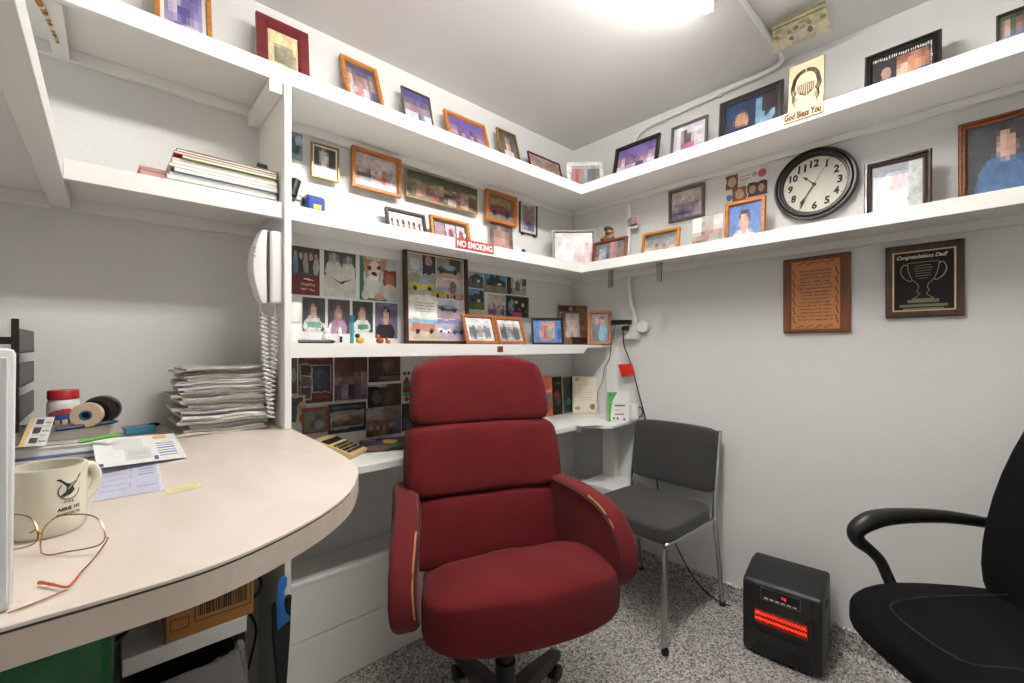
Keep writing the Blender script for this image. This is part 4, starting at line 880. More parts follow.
m_dkbr = mat('toy_darkbrown', '#2a1a18', .5); m_yel = mat('toy_amber', '#d8a040', .5); m_brn = mat('toy_brown', '#8a4a26', .5); m_or = mat('toy_orange', '#b8552a', .5)
critter('dark brown and yellow bee-like figurine on lowest shelf', 360, m_yel, m_dkbr, 1.15); critter('little brown figurine on lowest shelf under the lavender portrait', 380, m_brn, m_or, 1.1); critter('smallest round orange figurine on lowest shelf', 388, m_or, m_brn, .75)
# the big collage of cars
CAR = lambda x, y, w, h, c: [E_(x, y, w, h*.55, c), E_(x+w*.1, y+h*.5, w*.55, h*.45, '#8fa3bb'), E_(x-w*.6, y-h*.4, w*.17, h*.3, '#1a1a1a'), E_(x+w*.6, y-h*.4, w*.17, h*.3, '#1a1a1a')]
ops = [R_(0, 0, 1, 1, '#d9d6cc'), R_(0, .78, .24, 1, '#a9adb0'), E_(.12, .88, .08, .08, '#c9ccd0'), R_(.25, .78, .48, 1, '#2d2838'), E_(.36, .84, .1, .07, '#3a3050'), E_(.36, .93, .06, .06, '#b58d80'),
       R_(.5, .75, 1, 1, '#9b9488'), R_(.5, .75, 1, .83, '#b39a8a'), R_(.75, .85, .95, 1, '#4a4040')] + CAR(.72, .86, .22, .07, '#3f4a3c') + [R_(0, .52, .49, .77, '#9aa58c'), R_(0, .52, .49, .58, '#b0a890')] + CAR(.24, .64, .21, .10, '#d0c030') + [
       R_(.5, .5, 1, .74, '#8d7f8c'), R_(.5, .64, 1, .74, '#b4a6a0')] + CAR(.6, .56, .16, .09, '#d1a42c') + CAR(.92, .57, .14, .09, '#c08a30') + [E_(.8, .64, .06, .08, '#6a5a68'), R_(0, .26, .49, .5, '#e6e4da')] + [
       R_(.5, .26, 1, .49, '#a58f98'), R_(.5, .40, 1, .49, '#c4c6ce')] + CAR(.7, .38, .18, .05, '#4a3a44') + [R_(0, .0, .49, .24, '#c4b6a4'), R_(0, .18, .49, .24, '#7fb4d0'), R_(.05, .1, .45, .19, '#c27a62'), E_(.15, .1, .04, .03, '#222222'), E_(.38, .1, .04, .03, '#222222'), R_(.5, 0, 1, .25, '#b3a8bc'), R_(.5, .2, 1, .25, '#8a80b4')] + CAR(.62, .12, .12, .06, '#e3e0e8') + CAR(.88, .11, .12, .06, '#6a5a9a')
ops = [o if not (isinstance(o, tuple) and False) else o for o in ops]
t = picture('big brown frame with collage of yellow sports cars standing on lowest shelf', 'A', [(402.2, 247.3), (466.4, 257.4), (466, 341.2), (403.9, 340.2)], ops, off=.055, base=ZL, lean=2, fw=.016, fd=.02, fm=m_walnut, mount=.006, mm=mat('cream_mount', '#d8c7a2', .6), nx=44, noise=.09, name='collage_frame')
_, w_, h_ = rect_px([(402.2, 247.3), (466.4, 257.4), (466, 341.2), (403.9, 340.2)], 'A', .055, ZL, 2)
for i, L_ in enumerate(('The proud', 'owner of the', 'classic cars', 'Thank you!')): text(L_, .01, m_ink, t, (-w_*.20, -.0072, h_*.435-i*.0125), width=w_*.28, height=.006, name='caption_line')
# loose prints right of the collage
HOUSE = lambda sky, wall, grass: [G_(grass, sky), R_(0, .55, 1, 1, sky), R_(.1, .35, .95, .62, wall), P_([(.05, .6), (.5, .82), (1, .6)], '#3a3a38'), R_(.25, .38, .4, .52, '#1f2326'), R_(.6, .38, .75, .5, '#cfcfca'), R_(0, 0, 1, .34, grass)]
sheet('photo of a grey house front pinned directly right of the car collage', 'A', [(467.8, 269), (483.4, 272), (483.4, 289), (467.8, 287.5)], HOUSE('#9aa6a8', '#4a5254', '#5a5a44'), off=.0, nx=16)
sheet('photo of a brown house with blue sky pinned above lowest shelf', 'A', [(483.8, 271.2), (506, 275), (506, 294), (483.8, 292)], HOUSE('#3f8ab8', '#4c3a30', '#7a7a68') + [E_(.35, .75, .07, .25, '#16301c'), E_(.6, .75, .06, .22, '#183020')], nx=20)
sheet('photo of a green lawn pinned above the left leather frame', 'A', [(467, 288.2), (484.2, 290), (484.2, 309.5), (467, 309.3)], HOUSE('#4a8ab0', '#35423a', '#4f7a2c') + [E_(.8, .7, .12, .25, '#16301c')], nx=16)
sheet('green-bordered family snapshot pinned above the right leather frame', 'A', [(487.6, 293.6), (504.5, 296), (504.5, 316), (487.6, 314.5)], [R_(0, 0, 1, 1, '#b9c9b0'), R_(.06, .06, .94, .94, '#c4b9b4')] + crowd(['#a05a6a', '#5a5a9a', '#c9a9a0', '#6a4a80'], .05, .5) + [MO(.1, .1, .9, .6, 8)], nx=18)
sheet('photo of a pale room interior, upper of the two rightmost pinned prints', 'A', [(506.5, 274.8), (525.8, 277.5), (525.8, 295.5), (506.5, 294.3)], [R_(0, 0, 1, 1, '#a8a39c'), R_(0, 0, .22, 1, '#3a2a28'), R_(.35, .2, .75, .9, '#c8c8c6'), E_(.55, .45, .14, .3, '#6a6a70'), R_(.82, .5, 1, .9, '#4a4a4c')], nx=16)
sheet('green-edged photo of a decorated tree, lower of the two rightmost pinned prints', 'A', [(505.2, 295.2), (528.7, 297), (528.7, 318), (505.2, 316.6)], [R_(0, 0, 1, 1, '#5a8a4a'), R_(.05, .05, .95, .95, '#1d2018'), E_(.25, .5, .12, .35, '#6a86b0')] + [E_(.2+.13*i, .3+.1*((i*7) % 5), .07, .08, c) for i, c in enumerate(('#b03028', '#3a6a2c', '#d0a040', '#8a4a28', '#c9c2b0', '#3a5a2c'))] + [E_(.5, .12, .22, .12, '#b8307a')], nx=22)
picture('tan leather frame with grey group photo, left one of the pair on lowest shelf', 'A', [(462, 314.2), (492.5, 316.5), (496.2, 342.3), (464, 342.3)], [G_('#c9c9ca', '#d9d9dc'), E_(.25, .4, .16, .3, '#5a5c62'), E_(.5, .45, .1, .25, '#8a8a8e'), E_(.75, .4, .15, .3, '#77777c'), MO(0, 0, 1, .9, 9)], off=.14, base=ZL, lean=18, fw=.016, fd=.012, fm=m_tan)
picture('tan leather frame with grey group photo, right one of the pair on lowest shelf', 'A', [(493.3, 317), (519.9, 318.5), (524.7, 342.3), (496.8, 342)], [G_('#a9a9ac', '#d6d6da'), E_(.25, .4, .15, .35, '#4f5156'), E_(.45, .45, .1, .3, '#85858a'), E_(.75, .4, .18, .35, '#5f6066'), MO(0, 0, 1, .9, 9)], off=.14, base=ZL, lean=18, fw=.016, fd=.012, fm=m_tan)
picture('black digital photo frame showing orange and blue picture on lowest shelf', 'A', [(530.5, 318.2), (562.3, 318.3), (563.3, 342.9), (532, 343)], [R_(0, 0, 1, 1, '#3f78b8'), R_(.25, .1, .75, .92, '#c98a62'), R_(.35, .15, .55, .75, '#b0564a'), R_(.52, .2, .68, .7, '#7a9aa0'), R_(.85, .1, 1, .6, '#2a4a9a'), MO(.1, .05, .95, .95, 9)], off=.13, base=ZL, lean=8, yaw=-30, fw=.011, fd=.014, fm=m_black, mount=.002, mm=m_steel, name='digital_frame')
ops = [R_(0, 0, 1, 1, '#8a6238')] + [R_(0, .06*i, 1, .06*i+.015, '#6a4524') for i in range(17)] + [R_(.1+.2*(i % 2)*.5+.2*j, .06*i, .115+.1*(i % 2)+.2*j, .06*i+.06, '#6a4524') for i in range(17) for j in range(5)] + [R_(0, .84, .6, 1, '#4a2418'), E_(.42, .92, .08, .06, '#b98a86'), R_(.22, .2, .7, .8, '#c4b6ae'), R_(.3, .3, .6, .65, '#d0b9ae'), R_(.42, .02, 1, .18, '#3a2416'), MO(.22, .2, .7, .8, 8)]
sheet('brick-patterned photo mount standing behind the digital frame', 'A', [(557.4, 305.8), (587.7, 305.8), (586.8, 343), (560.5, 343)], ops, off=.07, base=ZL, lean=5, yaw=-30, nx=40, thick=.008, name='brick_pattern_mount', cat='photo mount')
picture('tan wood frame with couple portrait at the right end of lowest shelf', 'B', [(589.6, 312), (613.7, 310.5), (609.2, 344), (586.5, 343)], [G_('#6a5a52', '#7a6a60'), E_(.3, .4, .25, .4, '#4a3c48'), E_(.7, .3, .22, .35, '#5aa0c4'), E_(.33, .75, .12, .14, '#bd8f80'), E_(.66, .76, .13, .15, '#b98878'), E_(.66, .86, .14, .08, '#1d1a1a'), MO(.15, .5, .85, .95, 7)], off=.10, base=ZL, lean=14, yaw=30, fw=.018, fd=.014, fm=m_tan)
# NO SMOKING strip and small sticker
mx, w_, h_ = rect_px([(455.3, 238), (493.6, 244.5), (493.6, 254.5), (455.3, 247.6)], 'A', D+.0003)
ns = empty('no_smoking_sign', 'red NO SMOKING strip on the middle shelf edge', 'sign', mtx=mx)
box('strip', (-w_/2, -.001, 0), (w_/2, 0, h_), mat('sign_red', '#b3202c', .45), ns); text('NO SMOKING', .02, mat('sign_white', '#efecec', .5), ns, (0, -.0013, h_/2), width=w_*.92, height=h_*.68, bold=.0006)
mx, w_, h_ = rect_px([(497.3, 346.2), (503, 346.4), (503, 352.2), (497.3, 352)], 'A', D+.0003)
sk = empty('round_sticker', 'tiny no-smoking symbol sticker on lowest shelf edge', 'sticker', mtx=mx)
box('backing', (-w_/2, -.0006, 0), (w_/2, 0, h_), mat('sticker_dark', '#3a3434', .5), sk); b = MB(); b.tube([V((math.cos(a)*w_*.38, -.0009, h_/2+math.sin(a)*w_*.38)) for a in [k*PI/8 for k in range(16)]], .0016, 5, True); b.tube([(-w_*.26, -.0009, h_/2+w_*.26), (w_*.26, -.0009, h_/2-w_*.26)], .0014, 5); b.build('symbol', mat('sign_red', '#b3202c', .45), sk)

# ================================================================== BEHIND THE LOW DESK
sheet('narrow greenish print peeking out beside upright behind the desk', 'A', [(288, 356.5), (296.9, 356.5), (296.9, 393.5), (288, 393.5)], [G_('#3a4a3c', '#5a6a58'), E_(.6, .5, .3, .2, '#8a9a86')], nx=8)
sheet('burgundy collage of small photos pinned behind the desk', 'A', [(298, 354), (333, 354), (332.4, 402.4), (298.5, 403)], [R_(0, 0, 1, 1, '#5a1c1e'), R_(.05, .06, .37, .8, '#b9a9a2'), R_(.07, .57, .35, .78, '#3a3034'), R_(.07, .34, .35, .55, '#6a4a44'), R_(.07, .09, .35, .32, '#5a3a34'), R_(.38, .2, .95, .78, '#c0b2aa'), R_(.4, .22, .93, .76, '#2f3040'), E_(.6, .5, .14, .2, '#4a4a60'), E_(.75, .45, .12, .2, '#3a3a50'), R_(.5, .08, .9, .13, '#7a3a2c'), R_(.15, .88, .85, .93, '#8a3a34')], nx=34, name='photo_collage', cat='collage')
sheet('mauve studio group portrait pinned behind the desk', 'A', [(334.4, 354), (367.3, 354), (367, 400.7), (334, 402)], [G_('#6a4a50', '#5a3434')] + crowd(['#4a3a58', '#8a7a88', '#2a2434', '#5a4a70', '#7a6a80'], .15, .5) + [MO(0, .05, 1, .85, 10), R_(0, 0, 1, .04, '#b9b0aa')], nx=26)
sheet('dark collage print pinned behind the desk left of headrest', 'A', [(368.3, 354), (400, 354), (400.3, 381.6), (368.3, 381.6)], [R_(0, 0, 1, 1, '#3a2a24'), R_(.02, .1, .32, .95, '#4a3430'), R_(.35, .3, 1, 1, '#5a3a2a'), E_(.6, .6, .2, .2, '#7a5a48'), R_(.3, .05, 1, .2, '#6a5a50'), MO(.3, .2, 1, 1, 9)], nx=24, name='photo_collage', cat='collage')
sheet('dark photo of seated people pinned under the dark collage', 'A', [(368.3, 384), (401, 384), (401, 406.5), (366.5, 407.3)], [R_(0, 0, 1, 1, '#1c1616'), R_(.4, 0, 1, 1, '#4a3428'), E_(.25, .45, .12, .3, '#5a5450'), E_(.6, .4, .12, .35, '#6a4c3a'), E_(.85, .4, .12, .35, '#3a2a24'), R_(0, .92, .55, 1, '#b9b0a8'), MO(.3, 0, 1, 1, 9)], nx=24)
sheet('family gathering print standing on the desk beside the headrest', 'A', [(366, 408), (401, 405.3), (401, 434.5), (366, 436.3)], [G_('#4a3a30', '#8a7a6c'), R_(0, .6, .5, 1, '#a09488')] + crowd(['#3a2c28', '#6a4a3a', '#8a6a54', '#2c2a2c', '#5a4438'], .0, .5) + [R_(.85, .1, .95, .8, '#3a5a78'), MO(0, 0, 1, .9, 11)], off=.012, nx=26)
sheet('white card with a red and green stacked toy soldier pinned left of the headrest', 'A', [(401.3, 371), (411.5, 371), (411.5, 402), (401.3, 402)], [R_(0, 0, 1, 1, '#c9c4ba'), E_(.3, .92, .14, .05, '#1a1a1a'), E_(.7, .92, .14, .05, '#1a1a1a'), P_([(.15, .62), (.5, .85), (.85, .62)], '#7a2018'), R_(.15, .48, .85, .62, '#4a7a2c'), R_(.12, .32, .88, .48, '#8a2418'), R_(.2, .18, .8, .32, '#5a8a34'), E_(.5, .1, .25, .07, '#8a2018')], nx=16, noise=.05, name='toy_card', cat='card')
sheet('dark navy print behind the desk, half hidden by the headrest', 'A', [(401.6, 403), (418, 403), (418, 430), (401.6, 431)], [R_(0, 0, 1, 1, '#16181f'), R_(.1, .1, .5, .5, '#24384a'), R_(.3, 0, .6, .3, '#3a5a70')], off=.004, nx=8)
sheet('comic-style card with blue and yellow shapes beside upright on the desk', 'A', [(289, 395.8), (305.4, 394.8), (305.4, 425), (289, 425.5)], [R_(0, 0, 1, 1, '#b9b4aa'), P_([(0, .1), (.45, .1), (.5, .6), (.85, .92), (0, .8)], '#26364f'), P_([(.4, .15), (.7, .3), (.9, .9), (.55, .7)], '#b8a058'), E_(.75, .22, .14, .12, '#a04a3c'), R_(.1, .78, .8, .92, '#5a2a24')], off=.03, nx=18, name='comic_card', cat='card', thick=.002)
sheet('red-bordered snapshot card of a group in greenery on the desk', 'A', [(301.5, 408.6), (328.2, 406), (329.1, 431.7), (302, 434.3)], [R_(0, 0, 1, 1, '#8a2420'), R_(.08, .06, .88, .86, '#5a6a44'), E_(.5, .45, .25, .3, '#4a3a40'), E_(.35, .6, .12, .12, '#6a7a50'), E_(.62, .3, .15, .18, '#8a8086'), MO(.15, .1, .8, .8, 8)], off=.045, nx=20, name='snapshot_card', cat='photo card', thick=.002)
sheet('navy card with wide photo of people by a ship rail on the desk', 'A', [(325.8, 405.3), (366, 400.7), (365.6, 430.4), (329.8, 433.7)], [R_(0, 0, 1, 1, '#1a222c'), R_(.06, .14, .94, .74, '#8f8a82'), R_(.1, .2, .9, .42, '#4a3c34'), R_(.2, .3, .42, .5, '#7a5a3c'), R_(.55, .3, .85, .52, '#6a5038'), R_(.1, .82, .9, .9, '#4a525a'), MO(.1, .15, .9, .55, 12)], off=.03, nx=28, name='navy_card', cat='photo card', thick=.002)
# desk clutter
cp = [PZ(362, 440, .84), PZ(345, 455, .84)]
ck = empty('desk_calculator', 'yellowed desk calculator with dark display on the low desk', 'calculator', (-1.525, -.165, ZD), math.radians(-52)); ck.scale = (.82, .82, .95)
m_cal = mat('old_yellow_plastic', '#cdb27c', .45)
b = MB(); b.prism([(-.10, 0), (.09, 0), (.095, .018), (-.06, .062), (-.10, .066)], -.068, .068, lambda a, c, h: V((a, h, c))); b.bevel(.003, 2, 30); b.build('body', m_cal, ck)
sl = math.atan2(.044, .155); RX = M.Rotation(sl, 4, 'Y')
def on_slope(x): return .018+(.095-x)*.044/.155
def keyed(name, x0, x1, y0, y1, hh, m):
    b = MB(); v = b.box((x0, y0, 0), (x1, y1, hh))
    for q in b.b.verts: q.co.z += on_slope(q.co.x)
    return b.build(name, m, ck)
keyed('display', -.055, -.02, -.06, .06, .0015, m_black)
for i in range(4):
    for j in range(5): keyed('key', .0+.021*i, .013+.021*i, -.056+.0235*j, -.040+.0235*j, .004, m_blackmat if (i+j) % 4 else mat('key_brown', '#4a3a2c', .5))
mg = [PZ(x, y, ZD+.004) for x, y in ((357, 445), (385, 437.5), (409.5, 450), (371, 456))]
mc = sum(mg, V())/4
o = link('magazine', art_mesh(.20, .26, [R_(0, 0, 1, 1, '#24222a'), E_(.3, .3, .25, .2, '#8a6a58'), E_(.7, .4, .2, .15, '#4a8a3c'), E_(.55, .7, .2, .15, '#b98a3a'), E_(.3, .7, .18, .14, '#3a3a7a'), E_(.2, .88, .15, .08, '#b8a840'), R_(0, 0, 1, .03, '#d8d4cc')], 24, .2, .004, 3), m_print)
o.rotation_euler = (-PI/2, 0, math.radians(-20)); o.location = (-1.37, -.25, ZD+.0002)
props(o, 'open colourful magazine lying on the low desk by the calculator', 'magazine')
b = MB(); b.tube([(-1.715, -.20, ZD+.022), (-1.655, -.235, ZD+.022)], .021, 18); b.build('paper_roll', m_paper, None, True, label='white paper roll lying on the desk next to upright', cat='paper roll')
for (cx_, cy_, w_, h_, rz, lab) in ((-.62, -.20, .20, .26, 8, 'loose white paper lying on the desk right of headrest'), (-.30, -.34, .17, .20, -28, 'white paper lying at the rounded desk corner')):
    b = MB(); b.box((-w_/2, -h_/2, 0), (w_/2, h_/2, .0008)); b.build('paper_sheet', m_paper, loc=(cx_, cy_, ZD+.0002), rz=math.radians(rz), label=lab, cat='paper')
def book(label, px, ops, off, yaw=0, wall='A', thick=.02, lean=3, nx=14): return sheet(label, wall, px, ops, off=off, base=ZD, lean=lean, yaw=yaw, thick=thick, nx=nx, name='book', cat='book', m=m_matte)
book('orange paperback book standing on the desk next to headrest', [(538, 376.5), (549.2, 376.5), (549.2, 412.7), (538, 413)], [R_(0, 0, 1, 1, '#d8622c'), E_(.55, .45, .3, .12, '#3a8a9a'), R_(.3, .6, .9, .66, '#e0b060')], .05, thick=.025)
book('black book with red and green cover, second on the desk', [(549.6, 376.9), (559.4, 376.6), (559.4, 412), (549.6, 412.5)], [R_(0, 0, 1, 1, '#121511'), E_(.5, .5, .3, .12, '#8a2a20'), E_(.6, .35, .25, .1, '#2a5a2c'), R_(.3, .8, .9, .85, '#3a5a3a')], .045, thick=.02)
book('dark teal book with gold border, third on the desk', [(559.9, 376.3), (572, 376.2), (572, 412.6), (559.9, 412.8)], [R_(0, 0, 1, 1, '#8a7a50'), R_(.08, .03, .92, .97, '#33514c'), P_([(.3, .25), (.5, .8), (.75, .3)], '#5a3c30'), E_(.5, .3, .2, .1, '#6a8a80')], .04, thick=.02)
sheet('cream decorated booklet standing in the desk corner', 'A', [(572.4, 376), (597.3, 376.4), (597.3, 413.4), (572.4, 413.2)], [R_(0, 0, 1, 1, '#d9cfb8'), R_(.06, .04, .95, .96, '#e0d8c4'), E_(.2, .14, .12, .05, '#a89060'), E_(.8, .18, .1, .08, '#8a7440'), E_(.2, .92, .1, .05, '#b09a6a')] + [R_(.25, .35+.07*i, .78, .365+.07*i, '#c4b89c') for i in range(7)], off=.14, base=ZD, lean=6, yaw=-45, thick=.006, nx=30, noise=.03, name='booklet', cat='booklet', m=m_matte)
ib = empty('ink_bottle', 'tiny dark blue bottle on the desk beside the medicine box', 'bottle', V((*PZ(604.5, 413, ZD).to_2d(), ZD)))
b = MB(); b.lathe([(0, 0), (.014, 0), (.015, .004), (.015, .026), (.009, .03), (.009, .034)], (0, 0, 0), 16); b.build('body', mat('ink_blue', '#1c2748', .3), ib, True)
b = MB(); b.lathe([(.0105, .032), (.0105, .044), (0, .045)], (0, 0, 0), 14); b.build('cap', m_black, ib, True)
mbp = CL((618-HX)/F_PX*2.35, 2.35, ZD); yaw_m = facing(0, 1)+math.radians(2)
md = empty('medicine_box', 'white and green medicine carton on the desk by right wall', 'carton', (mbp.x, mbp.y, ZD), yaw_m)
o = link('carton', art_mesh(.112, .155, [R_(0, 0, 1, 1, '#e6e6e4'), P_([(0, 1), (.42, 1), (.2, .72), (.13, .4), (.1, 0), (0, 0)], '#4aa83a'), E_(.1, .9, .09, .06, '#2a8a9a'), R_(.3, .52, .78, .56, '#5a5a60'), R_(.28, .22, .75, .26, '#6a4a50'), R_(.3, .38, .6, .4, '#a8a8ac'), E_(.25, .1, .05, .04, '#5a4a50'), E_(.42, .1, .05, .04, '#5a4a50'), E_(.75, .07, .05, .05, '#b04a48')], 30, .02, .04, 2), m_matte, md); o.location = (0, .02, 0)
mu = empty('coffee_mug', 'white mug with dark handle at the end of the low desk by right wall', 'mug', CL((633-HX)/F_PX*2.37, 2.37, ZD), facing(1, -.35)+PI/2)
mugmesh(.030, .085).build('mug_body', m_white, mu, True); b = MB(); b.tube(smooth_path([(.027, 0, .07), (.044, 0, .066), (.049, 0, .045), (.043, 0, .025), (.027, 0, .018)], 4), .0045, 8); b.build('handle', mat('grey_glaze', '#4a5058', .3), mu, True)

# ================================================================== LEFT BAY: MAGAZINES ON THE MIDDLE SHELF
xr = -1.7585; z = ZM; rnd = random.Random(21)
MAGS = [(.012, '#e4e2dc', .275, 'thick white catalogue at the bottom of the magazine pile on middle shelf'), (.010, '#dcdad4', .27, 'white magazine, second from the bottom of the pile on middle shelf'),
        (.009, '#2f5f9c', .262, 'blue folder in the magazine pile on middle shelf'), (.010, '#e6e3dc', .255, 'white pad lying on the blue folder in the magazine pile'), (.008, '#d8cfc0', .265, 'cream magazine in the middle of the pile on middle shelf'),
        (.009, '#e2e0da', .26, 'white magazine above the cream one in the pile'), (.007, '#cbb8a4', .255, 'beige magazine below the green one in the pile'), (.007, '#9aa23c', .235, 'olive green magazine near the top of the pile'),
        (.006, '#a8382c', .255, 'red-covered magazine near the top of the pile on middle shelf'), (.006, '#4a403a', .25, 'dark brochure near the top of the pile on middle shelf'), (.006, '#d6c2a2', .225, 'buff envelope topmost of the magazine pile on middle shelf')]
for i, (th_, c, L_, lab) in enumerate(MAGS):
    th_ *= 1.15; sl_ = .0
    t = empty('magazine', lab, 'magazine', (xr-L_/2-rnd.uniform(0, .006), -.165+rnd.uniform(-.008, .008), z), rnd.uniform(-.006, .006), group='magazine pile')
    mc_ = mat('mag_%d' % i, c, .5)
    b = MB(); b.box((-L_/2, -.10, th_*.12), (L_/2-.003, .097, th_*.88)); b.build('pages', m_paper if c not in ('#e4e2dc',) else mc_, t)
    b = MB(); b.box((-L_/2-.001, -.102, 0), (L_/2, .1, th_*.12)); b.box((-L_/2-.001, -.102, th_*.88), (L_/2, .1, th_)); b.build('cover', mc_, t)
    z += th_+.0003
bcp = empty('binder_clip', 'black binder clip on the papers at right end of the magazine pile', 'clip', (-1.80, -.255, z))
b = MB(); b.prism([(-.008, 0), (.008, 0), (0, .014)], -.014, .014, lambda a, c, h: V((h, a, c))); b.build('clip_body', m_black, bcp); b = MB(); b.tube([(-.006, 0, .012), (-.008, .012, .022), (.008, .012, .022), (.006, 0, .012)], .001, 5); b.build('clip_wire', m_steel, bcp)
pkx = empty('pink_box', 'flat dusty pink box lying left of the magazine pile', 'box', (PA(153, 172, -.2).x, -.18, ZM), .05)
box('tray', (-.032, -.07, 0), (.032, .07, .028), mat('dusty_pink', '#b58a80', .6), pkx, .001); box('lid', (-.034, -.072, .028), (.034, .072, .038), mat('dusty_pink2', '#a87d74', .6), pkx, .001)
b = MB(); px0 = PA(168, 175, -.2).x
b.box((px0-.002, -.25, ZM), (px0+.001, -.09, ZM+.062)); b.box((px0+.001, -.25, ZM), (px0+.02, -.09, ZM+.002)); b.build('bookend', m_paper, label='thin white bookend at left end of the magazine pile', cat='bookend')
# bead string hanging at top left from the brace
gpx = lambda px, py, k: CAM + ray(px, py)*k
bp = smooth_path([gpx(57.5, 42, 1.15), gpx(53, 31, 1.12), gpx(48.5, 20, 1.08), gpx(43, 9, 1.04), gpx(38, 0, 1.0), gpx(33, -12, .96)], 3)
bd = empty('bead_string', 'string of gold and amber beads draped along the left brace under top shelf', 'beads', bp[0])
cols = [mat('bead_gold', '#a8823c', .3, metal=.6), mat('bead_amber', '#9a5a24', .3), mat('bead_pale', '#d8cdb4', .3)]
b = MB(); b.tube([p-bp[0] for p in bp], .0009, 4); b.build('cord', m_blackmat, bd)
for i, p in enumerate(bp):
    r_ = .007+.0005*i; q = MB(); q.pillow((r_*1.1, r_*1.6, r_), p-bp[0], (2, 2, 2), 2); q.build('bead', cols[(i*5) % 3], bd, 'all')

# ================================================================== WALL PHONE
pz0, pz1 = PA(276, 305, -.265).z, PA(265, 232, -.265).z
ph_ = empty('wall_phone', 'white corded wall phone hanging on the upright panel above the paper stack', 'phone', (-1.7555, -.265, pz0))
H_ = pz1-pz0; m_ph = mat('phone_white', '#e6e2e2', .35)
b = MB(); b.box((-.034, -.042, .0), (0, .042, H_), .009, 3); b.build('base', m_ph, ph_, True)
b = MB(); sec = []
for k in range(17):
    t_ = k/16; zz_ = .002+H_*.99*t_; d_ = .018+.030*math.sin(PI*min(1, max(0, t_)))**.8
    hw = .033*(1-.18*abs(2*t_-1)**6)
    ring = []
    for a in range(12):
        q = a/12*2*PI; ca, sa = math.cos(q), math.sin(q); e_ = .55
        ring.append(b.b.verts.new(V((-.036-d_/2-d_/2*math.copysign(abs(ca)**e_, ca)*-1*-1, hw*math.copysign(abs(sa)**e_, sa), zz_))))
    sec.append(ring)
for P, Q in zip(sec, sec[1:]):
    for a in range(12): b.b.faces.new((P[a], P[(a+1) % 12], Q[(a+1) % 12], Q[a]))
b.b.faces.new(sec[0][::-1]); b.b.faces.new(sec[-1]); hs = b.build('handset', m_ph, ph_, True)
box('seam', (-.0365, -.034, .004), (-.034, .034, H_-.004), mat('phone_seam', '#6a6666', .6), ph_)
for i in range(3): box('slot', (-.076-.001*i, -.0335, H_*.62+.012*i), (-.070, -.0325, H_*.62+.003+.012*i), mat('phone_slot', '#8a8686', .6), hs)
def coil(p0, p1, turns, R, sway):
    b = MB(); n = turns*8; pts = []
    for i in range(n+1):
        t_ = i/n; c = V(p0).lerp(V(p1), t_)+V((sway*math.sin(PI*t_), sway*.5*math.sin(PI*t_), 0)); a = i/8*2*PI
        pts.append(c+V((R*math.cos(a), R*math.sin(a), 0)))
    b.tube(pts, .0027, 6); return b
zb = .99-pz0
coil((-.045, -.005, -.035), (-.026, -.018, zb+.005), 24, .0080, -.004).build('coiled_cord', m_ph, ph_, True); coil((-.016, -.012, -.035), (-.030, -.012, zb+.005), 23, .0080, .004).build('coiled_cord', m_ph, ph_, True)
b = MB(); b.tube(smooth_path([(-.05, 0, .004), (-.052, 0, -.015), (-.045, -.005, -.036)], 4), .002, 6); b.build('cord_lead', m_ph, ph_, True); b = MB(); b.tube(smooth_path([(-.016, -.01, .002), (-.014, -.012, -.015), (-.016, -.012, -.036)], 4), .002, 6); b.build('cord_lead', m_ph, ph_, True)

